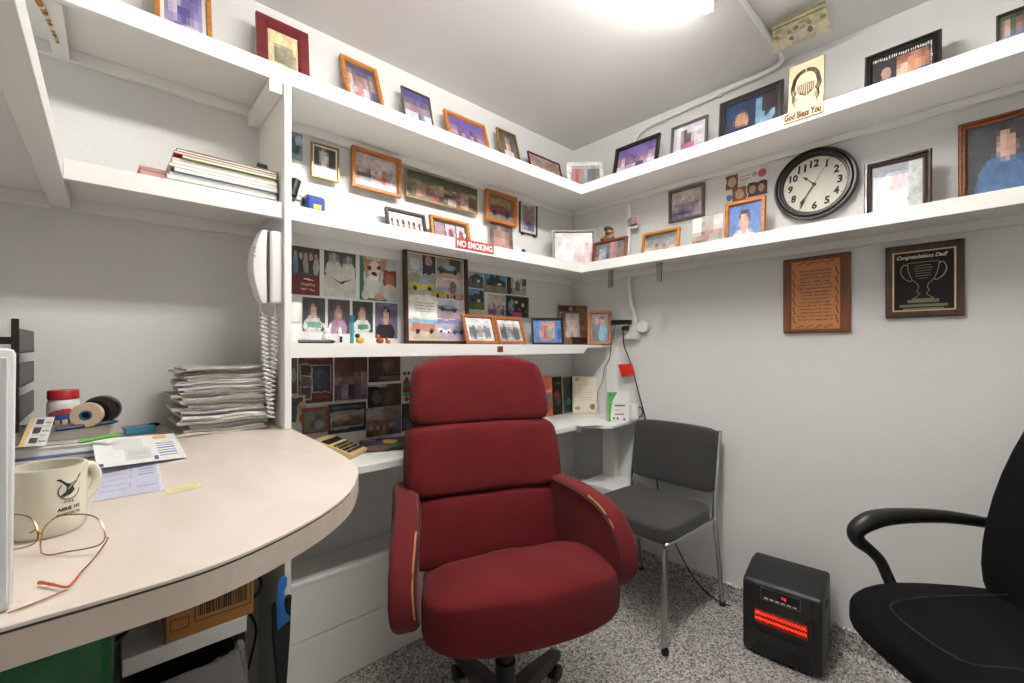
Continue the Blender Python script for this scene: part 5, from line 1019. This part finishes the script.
# ================================================================== PAPER STACK ON THE COUNTER
rnd = random.Random(5); z = ZK; PC = ['#dad8d4', '#bcb8b4', '#e2e0dc', '#aaa6a2', '#d6cdbf', '#dcdad8', '#928e8c', '#e6e4e0', '#cdc2ae', '#b6b1b2']
NP = 27
for i in range(NP):
    th_ = rnd.uniform(.0052, .0080); L_ = rnd.uniform(.195, .236); Wd = rnd.uniform(.17, .19)
    c = PC[rnd.randrange(len(PC))]; lab = 'folded paper in the tall untidy paper stack under the wall phone'
    if i == NP-1: lab = 'topmost folded paper of the untidy stack under the wall phone'; c = '#b9b4ac'
    if i == 10: lab = 'bright white envelope sticking out of the untidy paper stack'; c = '#ecebea'; L_ = .225; th_ = .009
    if i == 0: lab = 'bottom newspaper of the untidy stack under the wall phone'; c = '#cfc8bc'
    b = MB(); nx_, ny_ = 8, 3; amp = .0022; ph2 = .22*i; top = []; bot = []
    lift = .0012*max(0, i-15)                                   # the top of the pile sags to the left
    for a in range(nx_+1):
        x = -L_/2+L_*a/nx_; tz = amp*math.sin(a*1.1+ph2)-lift*(1-a/nx_)*.35
        top.append([b.b.verts.new((x+rnd.uniform(-.002, .002), -Wd/2+Wd*j/ny_, th_*.92+tz)) for j in range(ny_+1)])
        bot.append([b.b.verts.new((x+rnd.uniform(-.002, .002), -Wd/2+Wd*j/ny_+rnd.uniform(-.002, .002), tz*.8)) for j in range(ny_+1)])
    for a in range(nx_):
        for j in range(ny_):
            b.b.faces.new((top[a][j], top[a+1][j], top[a+1][j+1], top[a][j+1])); b.b.faces.new((bot[a][j], bot[a][j+1], bot[a+1][j+1], bot[a+1][j]))
        b.b.faces.new((top[a][0], bot[a][0], bot[a+1][0], top[a+1][0])); b.b.faces.new((top[a][ny_], top[a+1][ny_], bot[a+1][ny_], bot[a][ny_]))
    for a, f in ((0, 1), (nx_, 0)):
        for j in range(ny_):
            q = (top[a][j], top[a][j+1], bot[a][j+1], bot[a][j]); b.b.faces.new(q if f else q[::-1])
    b.build('folded_paper', mat('paper_'+c[1:], c, .8, var=(45, '#%02x%02x%02x' % tuple(max(0, int(c[k:k+2], 16)-26) for k in (1, 3, 5)), .5)), None, label=lab, cat='paper', group='paper stack under the phone', loc=(-1.884+rnd.uniform(-.014, .002)-(.012 if i % 5 == 0 else 0), -.165+rnd.uniform(-.012, .012), z+.001), rz=rnd.uniform(-.07, .07))
    z += th_+.0006

# ================================================================== THINGS ON THE COUNTER
# letter trays
lt = empty('letter_tray', 'stack of dark smoked plastic letter trays at far left of the counter', 'letter tray', (-2.415, -.16, ZK))
m_smoke = mat('smoked_plastic', '#2a221c', .35, spec=.3)
for i in range(4):
    z0 = .078*i+.004
    b = MB(); b.box((-.12, -.13, z0), (.12, .13, z0+.003)); b.box((-.12, -.13, z0), (-.117, .13, z0+.04)); b.box((.117, -.13, z0), (.12, .13, z0+.055)); b.box((-.12, .127, z0), (.12, .13, z0+.04)); b.build('tray', m_smoke, lt)
    b = MB(); b.box((-.105, -.12, z0+.0035), (.11, .12, z0+.012+.008*(i % 2))); b.build('paper_pile', m_paper, lt)
    for sx in (-.113, .05, .113):
        b = MB(); b.box((sx-.006, -.131, z0), (sx+.006, -.119, z0+.0775), .002); b.build('support', m_smoke, lt)
# pile of mail / magazines that the small things rest on
PILE = [(.020, '#d6cbb8', 'cream catalogue at the bottom of the mail pile on the counter'), (.012, '#3f5f94', 'blue-covered magazine in the mail pile on the counter'), (.016, '#e3e0d8', 'white magazine in the middle of the mail pile on the counter'), (.010, '#8a857e', 'grey glossy magazine on top of the mail pile on the counter')]
z = ZK
for i, (th_, c, lab) in enumerate(PILE):
    t = empty('magazine', lab, 'magazine', (-2.262+.004*i, -.385+.02*i, z), .10-.05*i, group='mail pile')
    b = MB(); b.box((-.105, -.135, th_*.15), (.104, .135, th_*.85)); b.build('pages', m_paper, t)
    b = MB(); b.box((-.107, -.137, 0), (.106, .137, th_*.15)); b.box((-.107, -.137, th_*.85), (.106, .137, th_)); b.build('cover', mat('mag_'+c[1:], c, .35), t)
    z += th_+.0003
ZP = z
# glue-like jar with red lid
jr = empty('plastic_jar', 'white plastic jar with red lid and colourful label on the counter', 'jar', (-2.232, -.175, ZK))
b = MB(); b.lathe([(0, 0), (.034, 0), (.036, .004), (.036, .108), (.032, .118), (.030, .120)], (0, 0, 0), 28); b.build('jar_body', m_white, jr, True)
b = MB(); b.lathe([(.0335, .120), (.035, .121), (.035, .140), (.033, .143), (0, .143)], (0, 0, 0), 28); b.build('lid', mat('lid_red', '#a8202c', .4), jr, True)
def wrap(r): return lambda x, y, z: (r*math.sin(x/r), -r*math.cos(x/r), z)
o = link('label', art_mesh(.10, .085, [R_(0, 0, 1, 1, '#e8e6e2'), E_(.5, .55, .5, .38, '#b8343c'), E_(.5, .48, .46, .3, '#2f4f8c'), R_(.28, .42, .4, .62, '#e0a040'), R_(.44, .42, .56, .62, '#e8d8b0'), R_(.6, .42, .72, .62, '#e0a040'), R_(.2, .15, .8, .28, '#5a7ab0')], 24, .05, 0, 3, warp=wrap(.0365)), m_matte, jr); o.location = (0, 0, .018); o.rotation_euler = (0, 0, .15)
jr.scale = (.84, .84, 1)
# tape dispenser roll and black cup
td = empty('tape_roll', 'beige roll of packing tape standing on the mail pile', 'tape', (-2.185, -.30, ZP), -.25)
RXX = M.Rotation(PI/2, 3, 'X')
b = MB(); b.lathe([(.014, -.012), (.033, -.012), (.034, -.010), (.034, .010), (.033, .012), (.014, .012), (.014, -.012)], (0, 0, .034), 32, RXX); b.build('tape', mat('tape_beige', '#cdb89c', .4), td, True)
b = MB(); b.lathe([(.010, -.0125), (.0139, -.0125), (.0139, .0125), (.010, .0125), (.010, -.0125)], (0, 0, .034), 24, RXX); b.build('core', mat('tape_core', '#2f6a9a', .4), td, True)
b = MB(); b.lathe([(.004, -.006), (.0098, -.006), (.0098, .006), (.004, .006)], (0, 0, .034), 20, RXX); b.build('hub', m_black, td, True)
bk = empty('electrical_tape', 'large shiny black tape roll standing behind the beige tape', 'tape', (-2.160, -.262, ZP), -.25)
b = MB(); b.lathe([(.022, -.02), (.038, -.02), (.039, -.018), (.039, .018), (.038, .02), (.022, .02), (.022, -.02)], (0, 0, .039), 32, RXX); b.build('tape', mat('gloss_black', '#131110', .2), bk, True)
b = MB(); b.lathe([(0, -.018), (.0219, -.018), (.0219, .018), (0, .018)], (0, 0, .039), 28, RXX); b.build('core', mat('core_brown', '#1f1812', .3), bk, True)
td.scale = (.86, .86, .86); bk.scale = (.9, .9, .9)
# flyer with three photos leaning on the pile
def flat_quad(name, label, cat, pts, ops, nx=20, noise=.05, m=None, lift=.0006):
    """paper lying between four 3-D corners TL TR BR BL"""
    P = [V(p) for p in pts]; w_ = 1; me = art_mesh(1, 1, ops, nx, noise, 0, 4, warp=lambda x, y, z: (x+.5, 0, z))
    c = sum(P, V())/4
    for v in me.vertices:
        s, t = v.co.x, v.co.z; v.co = P[3].lerp(P[2], s).lerp(P[0].lerp(P[1], s), t)-c
    bm = bmesh.new(); bm.from_mesh(me); bm.faces.ensure_lookup_table(); bm.normal_update()
    if bm.faces[0].normal.z < 0: bmesh.ops.reverse_faces(bm, faces=bm.faces[:])
    bm.to_mesh(me); bm.free()
    o = link(name, me, m or m_matte, loc=c+V((0, 0, lift))); md_ = o.modifiers.new('thickness', 'SOLIDIFY'); md_.thickness = .0008; md_.offset = -1
    return props(o, label, cat)
flat_quad('ceiling_paper', 'yellowed decorated paper fixed to the ceiling by the conduit', 'paper', [PZ(772, 25, 2.413), PZ(825, 0, 2.413), PZ(831.5, 31, 2.413), PZ(773, 54, 2.413)], CEIL_OPS, 26, .08, lift=0)
FL = [PZ(31, 418, ZP+.03), PZ(55, 417, ZP+.03), PZ(45.5, 446, ZP+.002), PZ(18, 447, ZP+.002)]
flat_quad('flyer', 'white flyer with three small photos and orange margin propped on the mail pile', 'flyer', FL, [R_(0, 0, 1, 1, '#dcdad6'), R_(0, 0, .2, 1, '#d8b878'), R_(.3, .72, .62, .92, '#4a4a50'), R_(.3, .4, .62, .6, '#3a3a44'), R_(.3, .08, .62, .26, '#45464c'), R_(.68, .75, .95, .8, '#9a9a9a'), R_(.68, .45, .95, .5, '#9a9a9a'), R_(.68, .12, .95, .17, '#9a9a9a'), R_(.32, .64, .9, .67, '#aaaaaa'), R_(.32, .32, .9, .35, '#aaaaaa')], 24)
EN = [PZ(92, 440, ZP), PZ(174, 433.5, ZK+.012), PZ(187, 457, ZK+.003), PZ(97, 468.5, ZK+.015)]
flat_quad('window_envelope', 'white printed window envelope lying on the counter against the mail pile', 'envelope', EN, [R_(0, 0, 1, 1, '#e4e4e2'), R_(.18, .55, .52, .9, '#d4d4d2'), R_(.3, .12, .6, .52, '#cfcfce'), R_(.66, .82, .85, .95, '#d8a850')] + [R_(.68, .15+.09*i, .92, .19+.09*i, '#7a86a8') for i in range(6)] + [R_(.33, .18+.08*i, .56, .2+.08*i, '#a8a8aa') for i in range(4)] + [R_(.02, .02, .06, .12, '#3a4a80'), R_(.62, .05, .66, .18, '#3a4a80')], 40, .02)
CK = [PZ(101, 470, ZK), PZ(158.5, 460, ZK), PZ(164, 490, ZK), PZ(92, 502, ZK)]
flat_quad('bank_cheque', 'pale lavender cheque form lying under the white envelope', 'paper', CK, [R_(0, 0, 1, 1, '#c4c4d8'), R_(.95, 0, 1, 1, '#dcdce2'), R_(.5, 0, .51, 1, '#9a9ab8')] + [R_(.08, .2+.16*i, .45, .22+.16*i, '#9c9cb8') for i in range(5)] + [R_(.62, .55+.09*i, .88, .58+.09*i, '#8a8aae') for i in range(4)] + [R_(.6, .2, .9, .22, '#8a8aae'), R_(0, .97, 1, 1, '#8a8aa8')], 34, .02)
ST = [PZ(164.5, 490, ZK), PZ(198, 481.5, ZK), PZ(202, 487, ZK), PZ(168, 494.5, ZK)]
flat_quad('sticky_note', 'pale yellow sticky note strip on the bare counter', 'sticky note', ST, [R_(0, 0, 1, 1, '#ddd3a0'), R_(.1, .4, .7, .5, '#cfc38a')], 14)
def pen(label, px0, px1, z, r, m, capm):
    p = PZ(*px0, z); q = PZ(*px1, z); d = q-p; L_ = d.length; d.normalize()
    if L_ > .16: q = p+d*.15
    lie('pen', label, 'pen', p, q, r, m, z, capm)
m_navy = mat('pen_navy', '#1d2a5c', .35); m_grn = mat('pen_green', '#4f9a30', .4); m_gry = mat('pen_grey', '#8a8a90', .35)
pen('navy blue ballpoint pen lying on the mail pile in front of the tape', (56, 431.5), (118, 423), ZP, .0045, m_navy, m_navy)
pen('bright green pen lying on the mail pile behind the envelope', (119, 436.5), (78, 444), ZP, .004, m_grn, m_grn)
pen('grey marker lying on the counter right of the tape rolls', (122, 430), (160, 425.5), ZK+.012, .005, m_gry, m_black)
pen('yellow pencil stub lying on the mail pile under the tape roll', (70, 428.5), (86, 426.5), ZP, .0038, mat('pencil_yellow', '#d8a030', .5), m_black)
b = MB(); p = PZ(140, 423, ZK+.03); b.box((-.035, -.016, 0), (.035, .016, .02), .003); b.build('box_of_staples', mat('sky_blue_box', '#4a9ac4', .5), None, label='flat sky-blue box lying behind the grey marker', cat='box', loc=(p.x, p.y, ZK), rz=.15)
# cream mug with eagle emblem
mgl = CL((47-HX)/F_PX*.60, .60, ZK); toc = math.atan2(CAM.y-mgl.y, CAM.x-mgl.x)
em = empty('coffee_mug', 'cream mug with black eagle emblem at the near left of the counter', 'mug', mgl, toc+PI/2)   # local -y looks at the camera
m_cream = mat('cream_glaze', '#dcd9c6', .2); MR = .040
mugmesh(MR, .090, .0035).build('mug_body', m_cream, em, True)
b = MB(); hp = smooth_path([V((x*.86, x*.51, z)) for x, z in ((MR*.95, .078), (MR+.012, .077), (MR+.020, .060), (MR+.014, .040), (MR*.95, .030))], 5); b.tube(hp, .0058, 10); b.build('handle', m_cream, em, True)
def bend(o, r=MR+.0003, a0=.55):
    for v in o.data.vertices:
        p = o.matrix_basis @ v.co; a = p.x/r+a0; rr = r-p.y*.0; v.co = V((rr*math.sin(a), -rr*math.cos(a), p.z))
    o.matrix_basis = M.Identity(4)
m_em = mat('emblem_black', '#2a2a28', .5)
em_y = .061
def bent_prism(name, polys):
    b = MB()
    for poly in polys:
        A_ = []
        for x, zz_ in poly:
            a = x/MR+.55; A_.append(b.b.verts.new(V(((MR+.0004)*math.sin(a), -(MR+.0004)*math.cos(a), zz_))))
        b.b.faces.new(A_)
    return b.build(name, m_em, em)
W1 = [(-.014, .018), (-.010, .019), (-.003, .010), (.001, .008), (.006, .012), (.013, .021), (.015, .022), (.010, .012), (.004, .003), (.006, -.004), (.001, -.010), (-.006, -.012), (-.010, -.010), (-.004, -.004), (-.003, .004), (-.008, .013)]
ring = [[((.0125*math.cos(a)), em_y-.002+.0125*math.sin(a)), ((.0125*math.cos(a2)), em_y-.002+.0125*math.sin(a2)), ((.0112*math.cos(a2)), em_y-.002+.0112*math.sin(a2)), ((.0112*math.cos(a)), em_y-.002+.0112*math.sin(a))] for a, a2 in [(2*PI*k/24, 2*PI*(k+1)/24) for k in range(3, 24) if k not in (4, 5, 6, 7, 8)]]
bent_prism('eagle_emblem', [[(x, em_y+zz_*.8) for x, zz_ in W1]] + ring)
for s_txt, zz_, wd, hh in (('F.O.E.', .044, .011, .003), ('AERIE 192', .035, .026, .0048), ('BREMERTON, WA', .0275, .027, .0042)):
    bend(text(s_txt, .006, m_em, em, (0, 0, zz_), width=wd, height=hh, bold=.0002, name='mug_lettering', extrude=0))
# eyeglasses
m_wire = mat('gold_wire', '#b08a5c', .25, metal=.9); m_tip = mat('amber_tip', '#b84a1e', .35); m_lens = mat('lens', '#ffffff', .02, alpha=.06)
k0 = .505
def gp(px, py, k): d = ray(px, py); return CAM + d*k
gz = ZK+.0015
gl = empty('eyeglasses', 'gold wire-rimmed eyeglasses with amber temple tips in front of the cream mug', 'glasses', (CL(-.56, .5).x, CL(-.56, .5).y, ZK)); go = gl.location.copy()
RIM = [(41, 553), (40.5, 540), (45, 527), (56, 517.5), (72, 514.5), (88, 515), (98, 519), (103.5, 528), (105, 538), (99, 545), (84, 549), (66, 552), (50, 555)]
def rim_pt(px, py):                                         # the lens plane stands on the counter, tilted slightly towards the camera
    p0 = PZ(70, 553, gz+.001); n = V((FW.x, FW.y, -.35)).normalized(); return hit(px, py, p0, n)
def pt(p): return V(p)-go
loop = smooth_path([rim_pt(*p) for p in RIM]+[rim_pt(*RIM[0])], 4)[:-1]
b = MB(); b.tube([pt(p) for p in loop], .0009, 6, True); b.build('lens_rim', m_wire, gl, True)
c_ = sum(loop, V())/len(loop); b = MB(); b.b.faces.new([b.b.verts.new(pt(p)) for p in loop]); b.build('lens', m_lens, gl)
dxy = RT*(-.082); loop2 = [p+dxy for p in loop]
b = MB(); b.tube([pt(p) for p in loop2], .0009, 6, True); b.build('lens_rim', m_wire, gl, True)
b = MB(); b.b.faces.new([b.b.verts.new(pt(p)) for p in loop2]); b.build('lens', m_lens, gl)
b = MB(); b.tube(smooth_path([pt(rim_pt(42, 536)), pt(rim_pt(36, 530)), pt(rim_pt(30, 533))], 4), .0009, 6); b.build('bridge', m_wire, gl, True)
hin = rim_pt(105, 538); hin2 = hin+RT*(-.135)
def temple(h, pts): 
    b = MB(); b.tube([pt(p) for p in smooth_path([h]+pts, 5)], .0009, 6); return b
e1 = [PZ(108, 538.5, gz+.012), PZ(96, 556, gz+.006), PZ(80, 573.5, gz+.003)]
temple(hin, e1).build('temple', m_wire, gl, True)
b = MB(); b.tube([pt(p) for p in smooth_path([PZ(80, 573.5, gz+.003), PZ(74, 581, gz+.003), PZ(66.5, 587, gz+.002), PZ(54, 585, gz+.002), PZ(44, 583, gz+.002), PZ(38, 582.5, gz+.002)], 4)], [.0012]*12+[.0016]*5+[.002]*3+[.0012], 7); b.build('temple_tip', m_tip, gl, True)
temple(PZ(66, 590, gz), [PZ(45, 599, gz), PZ(25, 607, gz), PZ(8, 613, gz)]).build('temple', m_wire, gl, True)
# white ribbed case right at the left frame edge
wc = empty('ribbed_case', 'white ribbed plastic case standing at the counter edge, cut by left frame edge', 'case', CL(-.565, .393, ZK), facing(-1.132, 1))
b = MB(); b.box((-.078, -.05, 0), (.078, .05, .250), .006, 2, taper=1.03)
b.build('body', mat('case_white', '#e4e4e6', .5), wc, True)
for i in range(13):
    q = MB(); q.box((-.072+.012*i-.003, -.0535, .01), (-.072+.012*i+.003, -.0495, .242), .001, 1); q.build('rib', mat('case_white', '#e4e4e6', .5), wc)

# ================================================================== UNDER THE COUNTER
yb = -.40
z0 = PA(185, 645, yb).z; 
sb = empty('storage_rack', 'white painted rack shelf under the counter', 'rack', (-2.05, -.25, 0))
zs1 = PA(185, 638, yb).z; zs0 = PA(185, 654.5, yb).z
xl_, xr_ = PA(122, 665, yb).x, PA(247, 620, yb).x
box('shelf_board', (xl_+2.05, yb+.25, zs0), (xr_+2.05, .20, zs1), m_white2, sb, .002)
for x in (xl_+.012, xr_-.012):
    for y in (yb+.02, -.05): box('leg', (x+2.05-.01, y+.25-.01, 0), (x+2.05+.01, y+.25+.01, zs0), m_blackmat, sb)
cb = empty('cardboard_box', 'brown cardboard carton with barcode label under the counter', 'box', ((PA(166, 648, yb).x+PA(254, 607, yb).x)/2, yb+.15, zs1+.0005))
bw = PA(254, 607, yb).x-PA(166, 648, yb).x; bh = .16; m_card = mat('cardboard', '#a9743c', .7, wood=('#99662f', 1.5, (3, 3, 40)))
box('carton', (-bw/2, -.148, 0), (bw/2, .14, bh), m_card, cb, .002); b = MB(); b.box((-bw/2+.002, -.1495, bh*.97), (bw/2-.002, .14, bh)); b.build('top_flap', m_card, cb)
rnd = random.Random(3); x = -bw*.22; m_bar = mat('print_black', '#231a12', .7)
b = MB(); b.rectloft(bw*.66, .066, [(0, -.1484), (0, -.1488), (.002, -.1488), (.002, -.1484)], back=False)
for v in b.b.verts: v.co += V((bw*.13, 0, .03))
b.build('label_outline', m_bar, cb)
b = MB(); b.rectloft(bw*.20, .028, [(0, -.1484), (0, -.1488), (.0015, -.1488), (.0015, -.1484)], back=False)
for v in b.b.verts: v.co += V((-bw*.36, 0, .025))
b.build('label_outline', m_bar, cb)
b = MB(); x = -bw*.16
while x < bw*.42:
    wd = rnd.choice((.0012, .002, .0032)); b.box((x, -.1488, .042), (x+wd, -.1482, .086)); x += wd+rnd.choice((.0012, .002, .0026))
b.build('barcode', m_bar, cb)
# waste bin with a clear liner
m_bin = mat('bin_grey', '#3a3838', .5); m_bag = mat('clear_bag', '#8c8b8a', .15, spec=.9, alpha=.7)
wx = (PA(120, 683, -.46).x+PA(247, 650, -.46).x)/2; wb_ = empty('waste_bin', 'dark waste bin lined with a crumpled clear plastic bag under the counter', 'bin', (wx, -.30, 0))
bz = zs0-.035; hw = .112
b = MB(); A_ = []
for t_, zz_ in ((.86, 0), (1, bz), (1.03, bz+.004), (1.03, bz-.012)): A_.append([b.b.verts.new((sx*hw*t_, sy*.13*t_, zz_)) for sx, sy in ((-1, -1), (1, -1), (1, 1), (-1, 1))])
for P, Q in zip(A_, A_[1:]):
    for i in range(4): b.b.faces.new((P[i], P[(i+1) % 4], Q[(i+1) % 4], Q[i]))
b.b.faces.new(A_[0][::-1]); b.build('bin', m_bin, wb_)
b = MB(); rnd = random.Random(8); nseg = 64; rows = []
for lv, (off_, zz_) in enumerate(((-.012, bz-.05), (-.006, bz+.006), (.004, bz+.012), (.012, bz+.004), (.016, bz-.03), (.020, bz-.07), (.024, bz-.10))):
    row = []
    for i in range(nseg):
        a = 2*PI*i/nseg; ca, sa = math.cos(a), math.sin(a); e_ = .3
        px_ = math.copysign(abs(ca)**e_, ca)*(hw*1.03+off_+rnd.uniform(-.005, .005)); py_ = math.copysign(abs(sa)**e_, sa)*(.134+off_+rnd.uniform(-.005, .005))
        row.append(b.b.verts.new((px_, py_, zz_+rnd.uniform(-.007, .007)+(.012*math.sin(i*1.3) if lv > 4 else 0))))
    rows.append(row)
for P, Q in zip(rows, rows[1:]):
    for i in range(nseg): b.b.faces.new((P[i], P[(i+1) % nseg], Q[(i+1) % nseg], Q[i]))
b.build('liner_bag', m_bag, wb_, True)
# green tub
gx = PA(124, 660, -.62)
gt = empty('green_tub', 'dark green plastic tub under the counter near the left frame edge', 'tub', (gx.x-.16, -.56, 0))
m_green = mat('green_plastic', '#0a5527', .4); gzt = PA(100, 640, -.66).z+.06
b = MB(); A_ = []
for t_, zz_ in ((.8, 0), (.97, gzt-.05), (1.03, gzt-.045), (1.03, gzt), (.98, gzt), (.94, gzt-.05), (.78, .01)): A_.append([b.b.verts.new((math.copysign(abs(math.cos(a))**.45, math.cos(a))*.155*t_, math.copysign(abs(math.sin(a))**.45, math.sin(a))*.11*t_, zz_)) for a in [2*PI*k/32 for k in range(32)]])
for P, Q in zip(A_, A_[1:]):
    for i in range(32): b.b.faces.new((P[i], P[(i+1) % 32], Q[(i+1) % 32], Q[i]))
b.b.faces.new(A_[0][::-1]); b.b.faces.new(A_[-1]); b.build('tub_body', m_green, gt, True)
b = MB(); b.tube(smooth_path([(.165, 0, gzt-.02), (.172, -.02, gzt-.06), (.172, -.02, gzt-.09), (.150, 0, gzt-.12)], 4), .004, 8); b.build('handle', m_blackmat, gt, True)
# sheathed knife on the front edge of the lower upright
kx = (PA(272, 620, -.335).x+PA(292, 620, -.335).x)/2
kn = empty('sheathed_knife', 'blue-handled knife in black sheath hanging on the upright below the counter', 'knife', (kx, -.3235, PA(283, 683, -.335).z-.02))
zk = lambda py: PA(283, py, -.335).z-(PA(283, 683, -.335).z-.02)
b = MB(); b.prism([(-.012, 0), (.010, 0), (.020, zk(640)), (.024, zk(604)), (.026, zk(598)), (.012, zk(598)), (.004, zk(612)), (-.020, zk(600)), (-.027, zk(604)), (-.024, zk(640))], -.020, 0, lambda a, c, h: V((a, h, c))); b.bevel(.003, 2, 40); b.build('sheath', m_blackmat, kn)
b = MB(); b.prism([(-.016, zk(626)), (.016, zk(620)), (.020, zk(618)), (.006, zk(611)), (.002, zk(600)), (.002, zk(590)), (.010, zk(584)), (.010, zk(576)), (-.004, zk(574)), (-.016, zk(578)), (-.020, zk(600))], -.0265, -.0205, lambda a, c, h: V((a, h, c))); b.bevel(.002, 2, 40); b.build('handle', mat('handle_blue', '#1f66b0', .4), kn, True)
# black cables hanging in the shade behind the knife
b = MB()
b.tube(smooth_path([(-1.79, -.10, .85), (-1.80, -.16, .55), (-1.79, -.2, .45), (-1.83, -.2, .40), (-1.80, -.18, .30), (-1.83, -.15, .10), (-1.80, -.12, .004)], 5), .004, 7)
b.build('cable', m_black, None, True, label='black cable dangling in the shade under the counter beside the white panel', cat='cable')
for s_ in SIZES:
    if not (.01 < s_[1] < .5 and .02 < s_[2] < .45): print('SIZE', s_)
